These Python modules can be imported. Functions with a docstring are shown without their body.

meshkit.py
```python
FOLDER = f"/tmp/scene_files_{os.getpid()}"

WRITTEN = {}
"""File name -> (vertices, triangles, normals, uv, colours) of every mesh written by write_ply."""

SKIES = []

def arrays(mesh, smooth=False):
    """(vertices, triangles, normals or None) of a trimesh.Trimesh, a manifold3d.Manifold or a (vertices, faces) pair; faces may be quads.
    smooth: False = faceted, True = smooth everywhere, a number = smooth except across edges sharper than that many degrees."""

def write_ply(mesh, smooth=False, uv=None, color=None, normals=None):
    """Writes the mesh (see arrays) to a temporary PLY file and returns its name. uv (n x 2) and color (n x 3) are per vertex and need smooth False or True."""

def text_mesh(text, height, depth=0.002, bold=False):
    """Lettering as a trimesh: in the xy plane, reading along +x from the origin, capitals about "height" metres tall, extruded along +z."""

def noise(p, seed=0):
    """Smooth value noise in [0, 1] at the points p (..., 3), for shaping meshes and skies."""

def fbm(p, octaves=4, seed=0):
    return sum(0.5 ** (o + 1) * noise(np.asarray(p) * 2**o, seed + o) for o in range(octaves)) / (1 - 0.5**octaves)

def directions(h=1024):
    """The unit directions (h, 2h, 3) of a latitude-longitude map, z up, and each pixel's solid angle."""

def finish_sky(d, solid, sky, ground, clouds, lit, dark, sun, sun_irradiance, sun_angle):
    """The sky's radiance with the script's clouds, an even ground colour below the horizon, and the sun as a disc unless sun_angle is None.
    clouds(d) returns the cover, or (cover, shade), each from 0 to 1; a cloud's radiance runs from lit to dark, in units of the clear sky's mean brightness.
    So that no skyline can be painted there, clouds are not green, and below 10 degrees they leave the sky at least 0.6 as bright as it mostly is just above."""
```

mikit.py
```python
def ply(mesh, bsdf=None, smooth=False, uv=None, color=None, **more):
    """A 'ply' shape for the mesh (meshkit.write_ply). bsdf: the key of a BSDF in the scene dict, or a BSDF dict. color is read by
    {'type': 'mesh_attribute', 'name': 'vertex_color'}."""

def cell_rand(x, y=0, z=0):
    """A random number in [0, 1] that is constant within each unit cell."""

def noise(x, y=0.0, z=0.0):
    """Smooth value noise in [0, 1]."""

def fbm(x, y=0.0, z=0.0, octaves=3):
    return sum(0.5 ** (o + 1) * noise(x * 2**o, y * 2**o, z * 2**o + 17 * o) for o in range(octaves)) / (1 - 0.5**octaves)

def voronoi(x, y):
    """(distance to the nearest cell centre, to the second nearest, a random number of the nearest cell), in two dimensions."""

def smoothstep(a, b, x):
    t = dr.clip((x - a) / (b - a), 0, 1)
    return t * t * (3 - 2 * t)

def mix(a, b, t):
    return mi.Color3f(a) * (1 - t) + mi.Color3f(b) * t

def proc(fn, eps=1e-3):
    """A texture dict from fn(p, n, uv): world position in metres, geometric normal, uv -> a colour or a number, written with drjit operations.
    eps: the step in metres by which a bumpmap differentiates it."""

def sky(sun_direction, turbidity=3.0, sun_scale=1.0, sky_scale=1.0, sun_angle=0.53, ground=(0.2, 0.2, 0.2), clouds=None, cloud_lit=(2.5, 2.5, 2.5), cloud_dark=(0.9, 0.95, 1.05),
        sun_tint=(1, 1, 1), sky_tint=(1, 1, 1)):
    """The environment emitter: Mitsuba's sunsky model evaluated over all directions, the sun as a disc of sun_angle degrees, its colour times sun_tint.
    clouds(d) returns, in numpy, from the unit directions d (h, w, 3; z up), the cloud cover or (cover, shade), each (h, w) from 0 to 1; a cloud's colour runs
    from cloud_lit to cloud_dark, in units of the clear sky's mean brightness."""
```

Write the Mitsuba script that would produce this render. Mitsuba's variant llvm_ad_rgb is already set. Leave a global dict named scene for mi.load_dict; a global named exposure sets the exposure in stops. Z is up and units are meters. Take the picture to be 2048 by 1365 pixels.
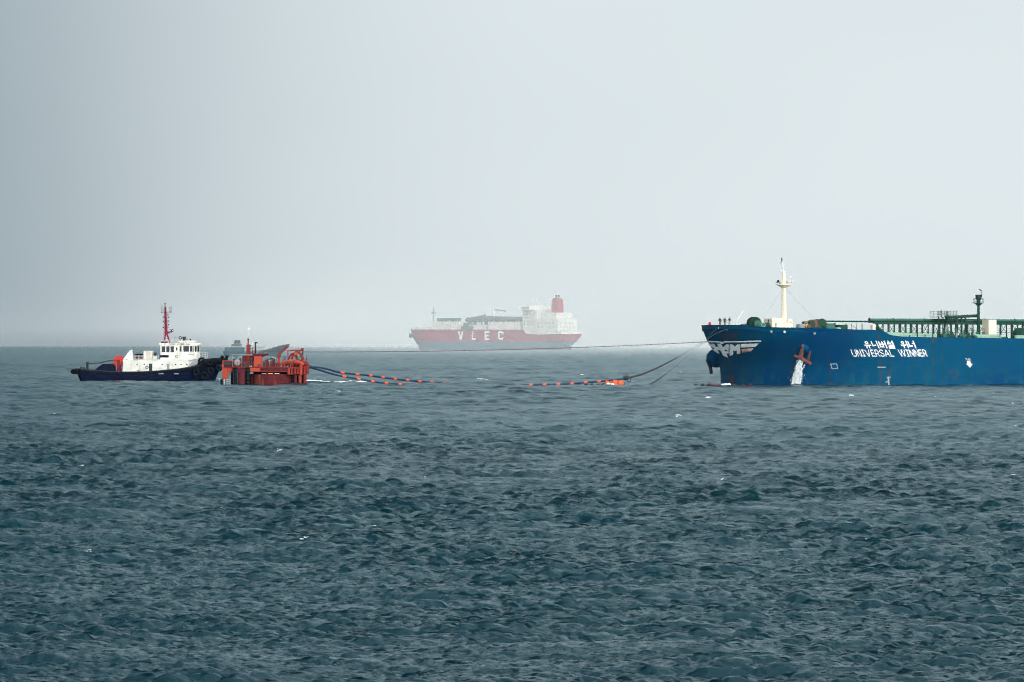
import math, random
import numpy as np, trimesh, shapely
from shapely import geometry as sg, affinity, ops
import manifold3d as m3
import drjit as dr
import mitsuba as mi
import mikit, meshkit
from mikit import proc, noise, fbm, smoothstep, mix, cell_rand

T = mi.ScalarTransform4f
scene, labels = {}, {}
rng = np.random.default_rng(7)

# ------------------------------------------------------------------ camera, sky, sun, exposure
EYE = 10.5                      # metres above the sea under the camera
RADIUS = 7.43e6                 # the Earth's radius as light bends over it: the far hulls sink below the horizon
FOV = 2 * math.degrees(math.atan(1024 / 11378))
scene['camera'] = dict(type='perspective', fov=FOV, fov_axis='x', near_clip=1.0, far_clip=60000.0,
                       to_world=T().look_at(origin=[0, 0, EYE], target=[0, 1000, EYE - 1000 * 8.0 / 11378], up=[0, 0, 1]),
                       medium={'type': 'ref', 'id': 'haze_air'})
SUN = [0.32, -0.80, 0.50]
exposure = 1.34


def sstep(a, b, x):
    t = np.clip((x - a) / (b - a), 0, 1)
    return t * t * (3 - 2 * t)


def cloud_veil(d):
    """An even bright veil of high haze and thin cloud, thicker and darker to the left, with soft banks all round."""
    az = np.arctan2(d[..., 0], d[..., 1])
    el = np.arcsin(np.clip(d[..., 2], -1, 1))
    q = np.stack([np.sin(az) * 2.2 + 5.0, np.cos(az) * 2.2 + 3.0, el * 1.5], -1)
    bank = meshkit.fbm(q * 1.6, 3, seed=4)
    left = 0.5 - 0.5 * np.tanh((az + 0.068) / 0.046)              # a grey bank fills the sky to the left; its soft edge stands in the view
    left = left * np.where(np.abs(az) < 2.2, 1.0, np.exp(-((np.abs(az) - 2.2) / 0.4) ** 2)) * (0.88 + 0.12 * np.exp(-(el / 0.05) ** 2))
    fine = meshkit.fbm(np.stack([az * 14, el * 26, az * 0 + 2.0], -1), 3, seed=9) - 0.5
    to_sun = np.arccos(np.clip(d @ (np.array(SUN) / np.linalg.norm(SUN)), -1, 1))
    low = 0.86 + 0.14 * np.exp(-(el / 0.17) ** 4)                 # the haze is brightest low down
    over = 0.55 * sstep(0.85, 1.4, el)
    bright = low * (1 - 0.66 * left) + over + 0.10 * (bank - 0.5) + 0.06 * fine + 6.2 * np.exp(-(to_sun / 0.66) ** 2)   # the veil glows around the sun
    return 0.97 - 0.25 * np.clip((el - 0.12) / 0.9, 0, 1), 1 - (bright - 0.2) / 7.0


scene['sky_light'] = mikit.sky(SUN, turbidity=5, sun_scale=0.26, sun_angle=3.0, sun_tint=(1.0, 1.0, 0.96), sky_scale=0.95, clouds=cloud_veil,
                               cloud_lit=(23.66, 24.04, 23.53), cloud_dark=(0.34, 0.64, 0.84), ground=(0.21, 0.25, 0.28))

# the air: clear nearby, a low sea fog further out that is thicker in the middle and on the right
HX, HY0, HY1, HZ0, HZ1 = 7200.0, -400.0, 14400.0, -16.0, 62.0
gx = np.linspace(-HX, HX, 96)
gy = np.linspace(HY0, HY1, 96)
GX, GY = np.meshgrid(gx, gy)


across = GX / np.maximum(GY, 300.0)
fog = 0.5e-5 + 3.25e-4 * sstep(2000, 4400, GY) * (0.015 + 0.985 * sstep(-0.068, 0.004, across))
fog = fog * (0.92 + 0.16 * meshkit.fbm(np.stack([GX / 1800, GY / 1800, GX * 0], -1), 2, seed=3))
scene['haze_air'] = dict(type='heterogeneous', albedo={'type': 'rgb', 'value': [0.945, 0.98, 0.995]},
                         sigma_t={'type': 'gridvolume', 'grid': mi.VolumeGrid(np.repeat(fog[None, :, :, None], 2, 0).astype(np.float32)), 'filter_type': 'trilinear',
                                  'to_world': T().translate([-HX, HY0, HZ0]).scale([2 * HX, HY1 - HY0, HZ1 - HZ0])})
scene['haze'] = dict(type='cube', to_world=T().translate([0, (HY0 + HY1) / 2, (HZ0 + HZ1) / 2]).scale([HX, (HY1 - HY0) / 2, (HZ1 - HZ0) / 2]),
                     bsdf={'type': 'null'}, interior={'type': 'ref', 'id': 'haze_air'})
labels['haze'] = {'label': 'pale sea haze that thickens towards the horizon behind the ships', 'category': 'haze', 'kind': 'stuff'}


def drop(x, y):
    return -(np.asarray(x) ** 2 + np.asarray(y) ** 2) / (2 * RADIUS)


# ------------------------------------------------------------------ the sea: one sheet of wind waves, curved with the Earth
def wave_tile(size, n, low, high, peak, wind, seed, spread=3.0):
    """Heights and crest sharpening (height, dx, dy) of a periodic patch of wind sea, wavelengths from low to high metres."""
    r = np.random.default_rng(seed)
    k = np.fft.fftfreq(n, size / n) * 2 * np.pi
    kx, ky = np.meshgrid(k, k, indexing='ij')
    kk = np.hypot(kx, ky)
    kk[0, 0] = 1
    kp = 2 * np.pi / peak
    c = (kx * wind[0] + ky * wind[1]) / kk
    spec = kk ** -3.4 * np.exp(-1.25 * (kp / kk) ** 2) * (0.05 + np.maximum(c, 0) ** spread)
    lam = 2 * np.pi / kk
    spec = spec * ((lam > low) & (lam < high))
    spec[0, 0] = 0
    h = (r.normal(size=(n, n)) + 1j * r.normal(size=(n, n))) * np.sqrt(spec)
    z = np.fft.ifft2(h).real
    s = 1 / z.std()
    dx = np.fft.ifft2(-1j * kx / kk * h).real
    dy = np.fft.ifft2(-1j * ky / kk * h).real
    return np.stack([z, dx, dy], -1) * s


def sample(tile, size, x, y):
    n = len(tile)
    u, v = (x / size % 1) * n, (y / size % 1) * n
    i, j = np.floor(u).astype(int), np.floor(v).astype(int)
    a, b = (u - i)[..., None], (v - j)[..., None]
    i, j, i1, j1 = i % n, j % n, (i + 1) % n, (j + 1) % n
    return (tile[i, j] * (1 - a) + tile[i1, j] * a) * (1 - b) + (tile[i, j1] * (1 - a) + tile[i1, j1] * a) * b


WIND = (0.17, -0.985)
BANDS = [  # tile size, n, shortest, longest, peak, height (std, metres), seed, turn of the tile
    (310.0, 512, 6.0, 60.0, 15.0, 0.13, 11, 0.3),
    (97.0, 512, 1.9, 6.0, 6.0, 0.060, 12, -0.5),
    (41.0, 512, 0.6, 1.9, 2.0, 0.058, 13, 0.9),
    (17.0, 512, 0.22, 0.6, 0.6, 0.020, 14, 0.1),
]
TILES = []
for size, n, low, high, peak, std, seed, turn in BANDS:
    c, s = math.cos(turn), math.sin(turn)
    w = (WIND[0] * c + WIND[1] * s, -WIND[0] * s + WIND[1] * c)
    TILES.append((wave_tile(size, n, low, high, peak, w, seed) * std, size, c, s, low))


def waves(x, y, step=None, chop=1.0):
    """(height, shift x, shift y) of the sea at the points; crests are sharper than troughs, the chop comes in patches, and waves that a mesh of this step cannot hold fade out."""
    out = np.zeros(np.shape(x) + (3,))
    patch = meshkit.fbm(np.stack([x / 11.0, y / 17.0, x * 0 + 4], -1), 3, seed=31)
    patch = 0.60 + 0.70 * sstep(0.25, 0.75, patch)
    for k, (tile, size, c, s, low) in enumerate(TILES):
        w = sample(tile, size, x * c + y * s, -x * s + y * c)
        sx, sy = w[..., 1] * c - w[..., 2] * s, w[..., 1] * s + w[..., 2] * c
        std = BANDS[k][5]
        h = w[..., 0] + 0.16 * std * (np.minimum((w[..., 0] / std) ** 2, 3.0) - 1)
        f = 1.0 if step is None else np.clip((low * 2.6 - step) / (low * 1.4), 0, 1)
        out += np.stack([h, chop * sx, chop * sy], -1) * np.asarray(f * (patch if k in (1, 2) else 1.0))[..., None]
    gust = 0.66 + 0.80 * meshkit.fbm(np.stack([x / 60.0, y / 90.0, x * 0], -1), 3, seed=21)
    return out * gust[..., None]


def build_sea():
    r = [6.0]
    while r[-1] < 13900:
        q = r[-1]
        r.append(q + (max(0.20 * (q / 170) ** 1.25, 0.17) if q > 150 else max(0.20, (150 - q) * 0.16)))
    r = np.array(r)
    t = np.linspace(-0.102, 0.102, 590)
    side = 0.102 * 1.22 ** np.arange(1, 9)
    t = np.concatenate([-side[::-1], t, side])
    y = np.repeat(r[:, None], len(t), 1)
    x = y * t[None]
    step = np.maximum(np.gradient(r)[:, None], np.abs(np.gradient(t))[None] * y)
    w = waves(x, y, step)
    fade = sstep(40, 130, r)[:, None, None] if r[0] < 40 else 1
    w = w * fade
    v = np.stack([x + w[..., 1], y + w[..., 2], drop(x, y) + w[..., 0]], -1).reshape(-1, 3)
    i, j = np.meshgrid(np.arange(len(r) - 1), np.arange(len(t) - 1), indexing='ij')
    a = (i * len(t) + j).ravel()
    f = np.concatenate([np.stack([a, a + 1, a + len(t) + 1], 1), np.stack([a, a + len(t) + 1, a + len(t)], 1)])
    return v, f


def ripple(p, n, uv):
    d = dr.sqrt(p.x * p.x + p.y * p.y)
    a = fbm(p.x * 2.4 + p.y * 0.3, p.y * 3.0, 0.0, 3)
    b = fbm(p.x * 0.55 - p.y * 0.12, p.y * 0.24, 3.0, 3)
    far = smoothstep(350.0, 1200.0, d)
    return a * 0.095 * (1 - 0.6 * far) + b * 0.40 * far


def sea_colour(p, n, uv):
    q = fbm(p.x / 70.0, p.y / 160.0, 1.0, 3)
    return mix((0.001, 0.0165, 0.0255), (0.003, 0.032, 0.046), q)


scene['sea_water'] = dict(type='twosided', bsdf=dict(type='bumpmap', arbitrary=proc(ripple, 0.05), scale=1.0,
                          bsdf=dict(type='roughplastic', distribution='ggx', alpha=0.045, int_ior=1.333, specular_reflectance={'type': 'rgb', 'value': [0.80, 0.96, 1.0]},
                                    diffuse_reflectance=proc(sea_colour), nonlinear=False)))
v, f = build_sea()
print('sea', len(v), len(f))
scene['sea'] = mikit.ply((v, f), 'sea_water', smooth=True)
labels['sea'] = {'label': 'dark teal wind-ruffled sea reaching the hazy horizon', 'category': 'sea', 'kind': 'structure'}


# ------------------------------------------------------------------ modelling kit
cat = trimesh.util.concatenate


def box(x0, x1, y0, y1, z0, z1):
    m = trimesh.creation.box(extents=[abs(x1 - x0), abs(y1 - y0), abs(z1 - z0)])
    m.apply_translation([(x0 + x1) / 2, (y0 + y1) / 2, (z0 + z1) / 2])
    return m


def slab(x0, x1, y0, y1, z0, z1, c=0.06):
    """A box with chamfered edges."""
    pts = []
    for sx, sy, sz in np.ndindex(2, 2, 2):
        X, Y, Z = (x0, x1)[sx], (y0, y1)[sy], (z0, z1)[sz]
        for k in range(3):
            o = [X + (c if sx == 0 else -c), Y + (c if sy == 0 else -c), Z + (c if sz == 0 else -c)]
            o[k] = (X, Y, Z)[k]
            pts.append(o)
    return trimesh.convex.convex_hull(np.array(pts))


def rod(a, b, r, n=8, r2=None):
    """A round bar, tapering to r2."""
    a, b = np.array(a, float), np.array(b, float)
    r2 = r if r2 is None else r2
    z = (b - a) / np.linalg.norm(b - a)
    x = np.cross(z, [0, 0, 1] if abs(z[2]) < 0.9 else [1, 0, 0])
    x /= np.linalg.norm(x)
    y = np.cross(z, x)
    t = np.arange(n) * 2 * np.pi / n
    ring = np.cos(t)[:, None] * x + np.sin(t)[:, None] * y
    v = np.vstack([a + ring * r, b + ring * r2, [a], [b]])
    i, j = np.arange(n), (np.arange(n) + 1) % n
    f = np.vstack([np.stack([i, j, j + n], 1), np.stack([i, j + n, i + n], 1), np.stack([j, i, i * 0 + 2 * n], 1), np.stack([i + n, j + n, i * 0 + 2 * n + 1], 1)])
    return trimesh.Trimesh(v, f, process=False)


def pipe(pts, r, n=10):
    """A tube along a polyline; r may vary per point."""
    p = np.array(pts, float)
    r = np.broadcast_to(r, (len(p),))
    t = np.gradient(p, axis=0)
    t /= np.linalg.norm(t, axis=1, keepdims=True) + 1e-12
    up = np.array([0, 0, 1.0]) if np.abs(t[:, 2]).max() < 0.95 else np.array([0.31, 0.95, 0.05])
    a = np.cross(t, up)
    a /= np.linalg.norm(a, axis=1, keepdims=True) + 1e-12
    b = np.cross(t, a)
    g = np.arange(n) * 2 * np.pi / n
    v = (p[:, None] + r[:, None, None] * (np.cos(g)[None, :, None] * a[:, None] + np.sin(g)[None, :, None] * b[:, None])).reshape(-1, 3)
    f = []
    for k in range(len(p) - 1):
        for q in range(n):
            c, d = k * n + q, k * n + (q + 1) % n
            f += [[c, d, d + n], [c, d + n, c + n]]
    e = len(v)
    v = np.vstack([v, p[0], p[-1]])
    for q in range(n):
        f += [[(q + 1) % n, q, e], [(len(p) - 1) * n + q, (len(p) - 1) * n + (q + 1) % n, e + 1]]
    m = trimesh.Trimesh(v, f, process=False)
    if m.volume < 0:
        m.invert()
    return m


def curve(pts, n=24):
    """A smooth polyline through the points."""
    from scipy.interpolate import PchipInterpolator, CubicSpline
    p = np.array(pts, float)
    s = np.concatenate([[0], np.cumsum(np.linalg.norm(np.diff(p, axis=0), axis=1))])
    q = np.linspace(0, s[-1], n)
    return CubicSpline(s, p)(q) if len(p) > 2 else p[0] + (p[-1] - p[0]) * (q / s[-1])[:, None]


def prism(poly, y0, y1):
    """A polygon in x, z extruded from y0 to y1."""
    g = sg.Polygon(poly) if not hasattr(poly, 'geoms') and not isinstance(poly, sg.Polygon) else poly
    m = trimesh.creation.extrude_polygon(g, abs(y1 - y0), engine='earcut')
    m.apply_transform([[1, 0, 0, 0], [0, 0, -1, max(y0, y1)], [0, 1, 0, 0], [0, 0, 0, 1]])
    return m


def plate(poly, z0, z1):
    """A polygon in x, y extruded from z0 to z1."""
    m = trimesh.creation.extrude_polygon(sg.Polygon(poly), abs(z1 - z0), engine='earcut')
    m.apply_translation([0, 0, min(z0, z1)])
    return m


def ball(c, r, sub=2):
    m = trimesh.creation.icosphere(subdivisions=sub, radius=1.0)
    m.apply_scale(np.broadcast_to(r, 3))
    m.apply_translation(c)
    return m


def drum(c, r, w, axis='y', n=20):
    e = np.array({'x': [1, 0, 0], 'y': [0, 1, 0], 'z': [0, 0, 1]}[axis], float) * w / 2
    return rod(np.array(c) - e, np.array(c) + e, r, n)


def ring(c, R, r, axis='y', n=20, k=8):
    m = trimesh.creation.torus(R, r, major_sections=n, minor_sections=k)
    if axis == 'y':
        m.apply_transform(trimesh.transformations.rotation_matrix(np.pi / 2, [1, 0, 0]))
    if axis == 'x':
        m.apply_transform(trimesh.transformations.rotation_matrix(np.pi / 2, [0, 1, 0]))
    m.apply_translation(c)
    return m


def rail(pts, h=1.0, gap=1.5, r=0.03, bars=3):
    """A guard rail along a polyline of floor points: stanchions and bars as one mesh."""
    p = np.array(pts, float)
    out = []
    for a, b in zip(p[:-1], p[1:]):
        n = max(1, int(round(np.linalg.norm(b - a) / gap)))
        for k in range(n + 1):
            q = a + (b - a) * k / n
            out.append(rod(q, q + [0, 0, h], r, 5))
        for k in range(bars):
            z = [0, 0, h * (k + 1) / bars]
            out.append(rod(a + z, b + z, r * 0.8, 5))
    return cat(out)


def ladder(a, b, w=0.4, r=0.03, axis='x'):
    a, b = np.array(a, float), np.array(b, float)
    e = np.array([w / 2, 0, 0] if axis == 'x' else [0, w / 2, 0])
    out = [rod(a - e, b - e, r, 5), rod(a + e, b + e, r, 5)]
    n = max(2, int(np.linalg.norm(b - a) / 0.35))
    for k in range(1, n):
        q = a + (b - a) * k / n
        out.append(rod(q - e, q + e, r * 0.8, 5))
    return cat(out)


def loft(sections, bulwark=0.9, thick=0.18):
    """A hull from stations, each a port-side (+y) polyline from the bottom up to the rail: skin on both sides, bottom, rail top, inner bulwark and deck."""
    s = np.array(sections, float)
    n, m = s.shape[:2]
    inner = s[:, -1].copy()
    inner[:, 1] = np.maximum(inner[:, 1] - thick, 0.02)
    deck = inner.copy()
    deck[:, 2] -= bulwark
    mid = deck.copy()
    mid[:, 1] = 0
    keel = s[:, 0].copy()
    keel[:, 1] = 0
    rows = np.concatenate([keel[:, None], s, inner[:, None], deck[:, None], mid[:, None]], 1)
    w = rows.shape[1]
    f = []
    for i in range(n - 1):
        for j in range(w - 1):
            a, b, c, d = i * w + j, i * w + j + 1, (i + 1) * w + j + 1, (i + 1) * w + j
            f += [[a, b, c], [a, c, d]]
    v = list(rows.reshape(-1, 3))
    for i, flip in ((0, False), (n - 1, True)):           # close the ends down to the centre line
        at = len(v)
        v += [p * [1, 0, 1] for p in rows[i]]
        for j in range(w - 1):
            for q in ([i * w + j, at + j, at + j + 1], [i * w + j, at + j + 1, i * w + j + 1]):
                f.append(q if flip else q[::-1])
    v = np.array(v)
    half = trimesh.Trimesh(v, f, process=False)
    other = trimesh.Trimesh(v * [1, -1, 1], np.array(f)[:, ::-1], process=False)
    hull = cat([half, other])
    hull.merge_vertices(digits_vertex=4)
    hull.update_faces(hull.nondegenerate_faces())
    if hull.volume < 0:
        hull.invert()
    return hull


class Thing:
    """One top-level object: parts are meshes in its own metres (x along, y across, z up from the water), placed in the world by a turn and a shift."""
    def __init__(self, name, label, category, loc=(0, 0, 0), yaw=0.0, group=None, kind=None):
        key, k = name, 0
        while key in labels:
            k += 1
            key = f'{name}_{k:03d}'
        self.key, c, s = key, math.cos(yaw), math.sin(yaw)
        self.m = np.array([[c, -s, 0, loc[0]], [s, c, 0, loc[1]], [0, 0, 1, loc[2]], [0, 0, 0, 1]], float)
        labels[key] = {'label': label, 'category': category}
        if group:
            labels[key]['group'] = group
        if kind:
            labels[key]['kind'] = kind

    def add(self, name, mesh, mat, parent=None, smooth=False, label=None, kind=None):
        base = f'{parent or self.key}__{name}' if name else self.key
        key, k = base, 0
        while key in scene:
            k += 1
            key = f'{base}_{k:03d}'
        if isinstance(mesh, (list, tuple)):
            mesh = cat(mesh)
        mesh = mesh.copy()
        mesh.apply_transform(self.m)
        scene[key] = mikit.ply(mesh, mat, smooth=smooth)
        if label or kind:
            labels[key] = {a: b for a, b in (('label', label), ('kind', kind)) if b}
        return key


# ------------------------------------------------------------------ materials
def rgb(c):
    return {'type': 'rgb', 'value': list(c)}


def worn(c, dirt=(0.10, 0.06, 0.035), amount=0.25, big=0.25, streak=1.3, seed=0.0):
    """Weathered paint: soft blotches and rust or grime runs that hang downwards."""
    dark = tuple(0.72 * q for q in c)

    def fn(p, n, uv):
        q = fbm(p.x * big + seed, p.y * big, p.z * big, 3)
        runs = fbm(p.x * streak + seed, p.y * streak, p.z * 0.12, 4)
        base = mix(c, dark, smoothstep(0.35, 0.75, q) * 0.8)
        return mix(base, dirt, smoothstep(0.56, 0.80, runs) * amount * 2.0)
    return proc(fn)


def paint(key, c, rough=0.5, spec=0.25, **k):
    scene[key] = dict(type='twosided', bsdf=dict(type='principled', base_color=worn(c, **k) if k else rgb(c), roughness=rough, specular=spec))


paint('navy_paint', (0.0016, 0.0050, 0.022), 0.5, 0.06)
paint('black_rubber', (0.004, 0.007, 0.010), 0.8, 0.05)
paint('white_paint', (0.64, 0.65, 0.62), 0.45, 0.2, dirt=(0.33, 0.24, 0.15), amount=0.35, big=0.5, streak=1.6)
paint('grey_paint', (0.22, 0.25, 0.26), 0.6, 0.2)
paint('dark_steel', (0.022, 0.030, 0.034), 0.55, 0.2)
paint('wine_paint', (0.17, 0.006, 0.028), 0.5, 0.2)
paint('red_paint', (0.42, 0.035, 0.028), 0.5, 0.2)
paint('glass_dark', (0.006, 0.012, 0.016), 0.12, 0.5)
paint('cream_paint', (0.80, 0.72, 0.56), 0.5, 0.2)
paint('buoy_red', (0.22, 0.026, 0.024), 0.6, 0.15, dirt=(0.10, 0.035, 0.022), amount=0.5, big=0.6, streak=0.9, seed=4.0)
paint('buoy_orange', (0.35, 0.052, 0.031), 0.6, 0.15, dirt=(0.2, 0.05, 0.03), amount=0.3, big=0.6, streak=0.9, seed=2.0)
paint('rusty_hull', (0.085, 0.013, 0.017), 0.75, 0.1, dirt=(0.24, 0.075, 0.04), amount=0.42, big=0.9, streak=1.1, seed=7.0)
paint('yellow_paint', (0.62, 0.42, 0.16), 0.6, 0.15)
paint('dark_red', (0.085, 0.014, 0.022), 0.7, 0.1)
paint('float_orange', (0.62, 0.095, 0.03), 0.5, 0.2)
paint('hose_blue', (0.008, 0.030, 0.075), 0.5, 0.2)
paint('hawser_rope', (0.085, 0.080, 0.088), 0.9, 0.1)
paint('wet_grey', (0.45, 0.50, 0.53), 0.6, 0.1)
paint('rope_dark', (0.05, 0.055, 0.06), 0.9, 0.1)
paint('rope_pale', (0.30, 0.33, 0.34), 0.9, 0.1)
paint('deck_green', (0.012, 0.058, 0.044), 0.6, 0.15, dirt=(0.05, 0.03, 0.02), amount=0.3, big=0.5, streak=1.2, seed=5.0)
paint('pipe_green', (0.034, 0.125, 0.095), 0.55, 0.2, dirt=(0.05, 0.04, 0.02), amount=0.2, big=0.3, streak=0.8, seed=6.0)
paint('mint_plate', (0.27, 0.44, 0.35), 0.6, 0.15, dirt=(0.12, 0.10, 0.05), amount=0.3, big=0.5, streak=1.4, seed=3.0)
paint('anchor_rust', (0.165, 0.072, 0.060), 0.85, 0.1, dirt=(0.12, 0.07, 0.06), amount=0.4, big=1.5, streak=2.0)
paint('haze_blue', (0.062, 0.105, 0.13), 0.6, 0.15)
paint('gas_red', (0.30, 0.010, 0.022), 0.5, 0.15, dirt=(0.16, 0.02, 0.03), amount=0.2, big=0.06, streak=0.12)
paint('gas_blue', (0.008, 0.055, 0.095), 0.6, 0.15)
paint('letter_white', (0.86, 0.87, 0.87), 0.5, 0.2)
paint('dark_green', (0.006, 0.030, 0.024), 0.6, 0.15)
paint('foam_white', (0.80, 0.84, 0.85), 0.9, 0.1)
scene['wash_white'] = dict(type='mask', opacity=0.62, bsdf=dict(type='twosided', bsdf=dict(type='principled', base_color=rgb((0.80, 0.84, 0.86)), roughness=0.8)))
paint('skin', (0.30, 0.16, 0.10), 0.6, 0.2)
paint('overall_dark', (0.030, 0.036, 0.034), 0.9, 0.1)
paint('overall_green', (0.045, 0.070, 0.050), 0.9, 0.1)
paint('overall_grey', (0.30, 0.30, 0.32), 0.9, 0.1)


# ------------------------------------------------------------------ the tug
tug = Thing('tug_boat', 'navy tug with white deckhouse and tall wine-red mast behind the red buoy', 'tug boat', loc=(-105.092, 1365, -0.125))
st = []
# station: rail x, waterline x, rail half-breadth, waterline half-breadth, rail height
for xr, xw, br, bw, zr in ((0.6, 1.7, 3.6, 2.8, 3.1), (1.4, 2.2, 4.6, 4.2, 3.0), (4.0, 4.2, 5.1, 4.9, 2.75), (9, 9, 5.4, 5.3, 2.45), (15, 15, 5.4, 5.3, 2.35), (21, 21, 5.4, 5.2, 2.65),
                           (25.5, 25.2, 5.2, 4.7, 3.1), (28.2, 27.7, 4.9, 4.0, 3.6), (29.6, 29, 4.7, 3.5, 4.3), (31, 30.2, 4.3, 2.9, 5.05), (33.4, 32.0, 3.3, 1.7, 5.25), (35.2, 33.2, 1.9, 0.7, 5.35), (36.0, 33.8, 0.3, 0.06, 5.4)):
    st.append([(xw, bw * 0.8, -1.5), (xw, bw, 0.0), (xw + (xr - xw) * 0.55, bw + (br - bw) * 0.6, zr * 0.55), (xr, br, zr)])
hull = tug.add('hull', loft(st, 0.9), 'navy_paint', smooth=35)
belt = [(x, -b - 0.02, z - 0.55) for x, b, z in ((1.0, 4.2, 3.0), (4, 5.1, 2.75), (9, 5.4, 2.45), (15, 5.4, 2.35), (21, 5.4, 2.65), (25.5, 5.2, 3.1), (28.2, 4.9, 3.5), (31, 4.25, 4.1), (33.4, 3.2, 4.5), (35.6, 1.5, 4.7))]
for s in (1, -1):
    tug.add('rubbing_strake', pipe(curve([(x, s * -y, z) for x, y, z in belt], 30), 0.17, 8), 'black_rubber', hull, smooth=40)
    tug.add('rail_cap', pipe(curve([(x, s * -y * 1.0, z + 0.5) for x, y, z in belt], 30), 0.10, 8), 'dark_steel', hull, smooth=40)
tug.add('stern_fender', pipe(curve([(1.6, 4.4, 2.3), (0.3, 3.4, 2.35), (-0.1, 0, 2.35), (0.3, -3.4, 2.35), (1.6, -4.4, 2.3)], 26), 0.62, 12), 'black_rubber', smooth=40)
tug.add('bow_fender', pipe(curve([(31.2, 4.6, 4.6), (33.6, 3.5, 4.9), (35.4, 2.0, 5.0), (36.3, 0, 5.05), (35.4, -2.0, 5.0), (33.6, -3.5, 4.9), (31.2, -4.6, 4.6)], 36), 0.68, 12), 'black_rubber', smooth=40)
for x, y, z in ((30.9, -4.95, 4.95), (32.8, -4.35, 4.55), (33.0, -4.15, 2.6), (29.6, -5.15, 2.2), (31.5, -4.6, 1.4), (34.9, -3.2, 3.2)):
    tug.add('tyre_fender', ring((x, y, z), 0.62, 0.26, 'y', 18, 8), 'black_rubber', smooth=50)
for x in (29.2, 34.6):
    tug.add('lashing', ring((x, -4.9 + (x - 29) * 0.45, 5.0), 0.42, 0.1, 'y', 14, 6), 'rope_pale')
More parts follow.
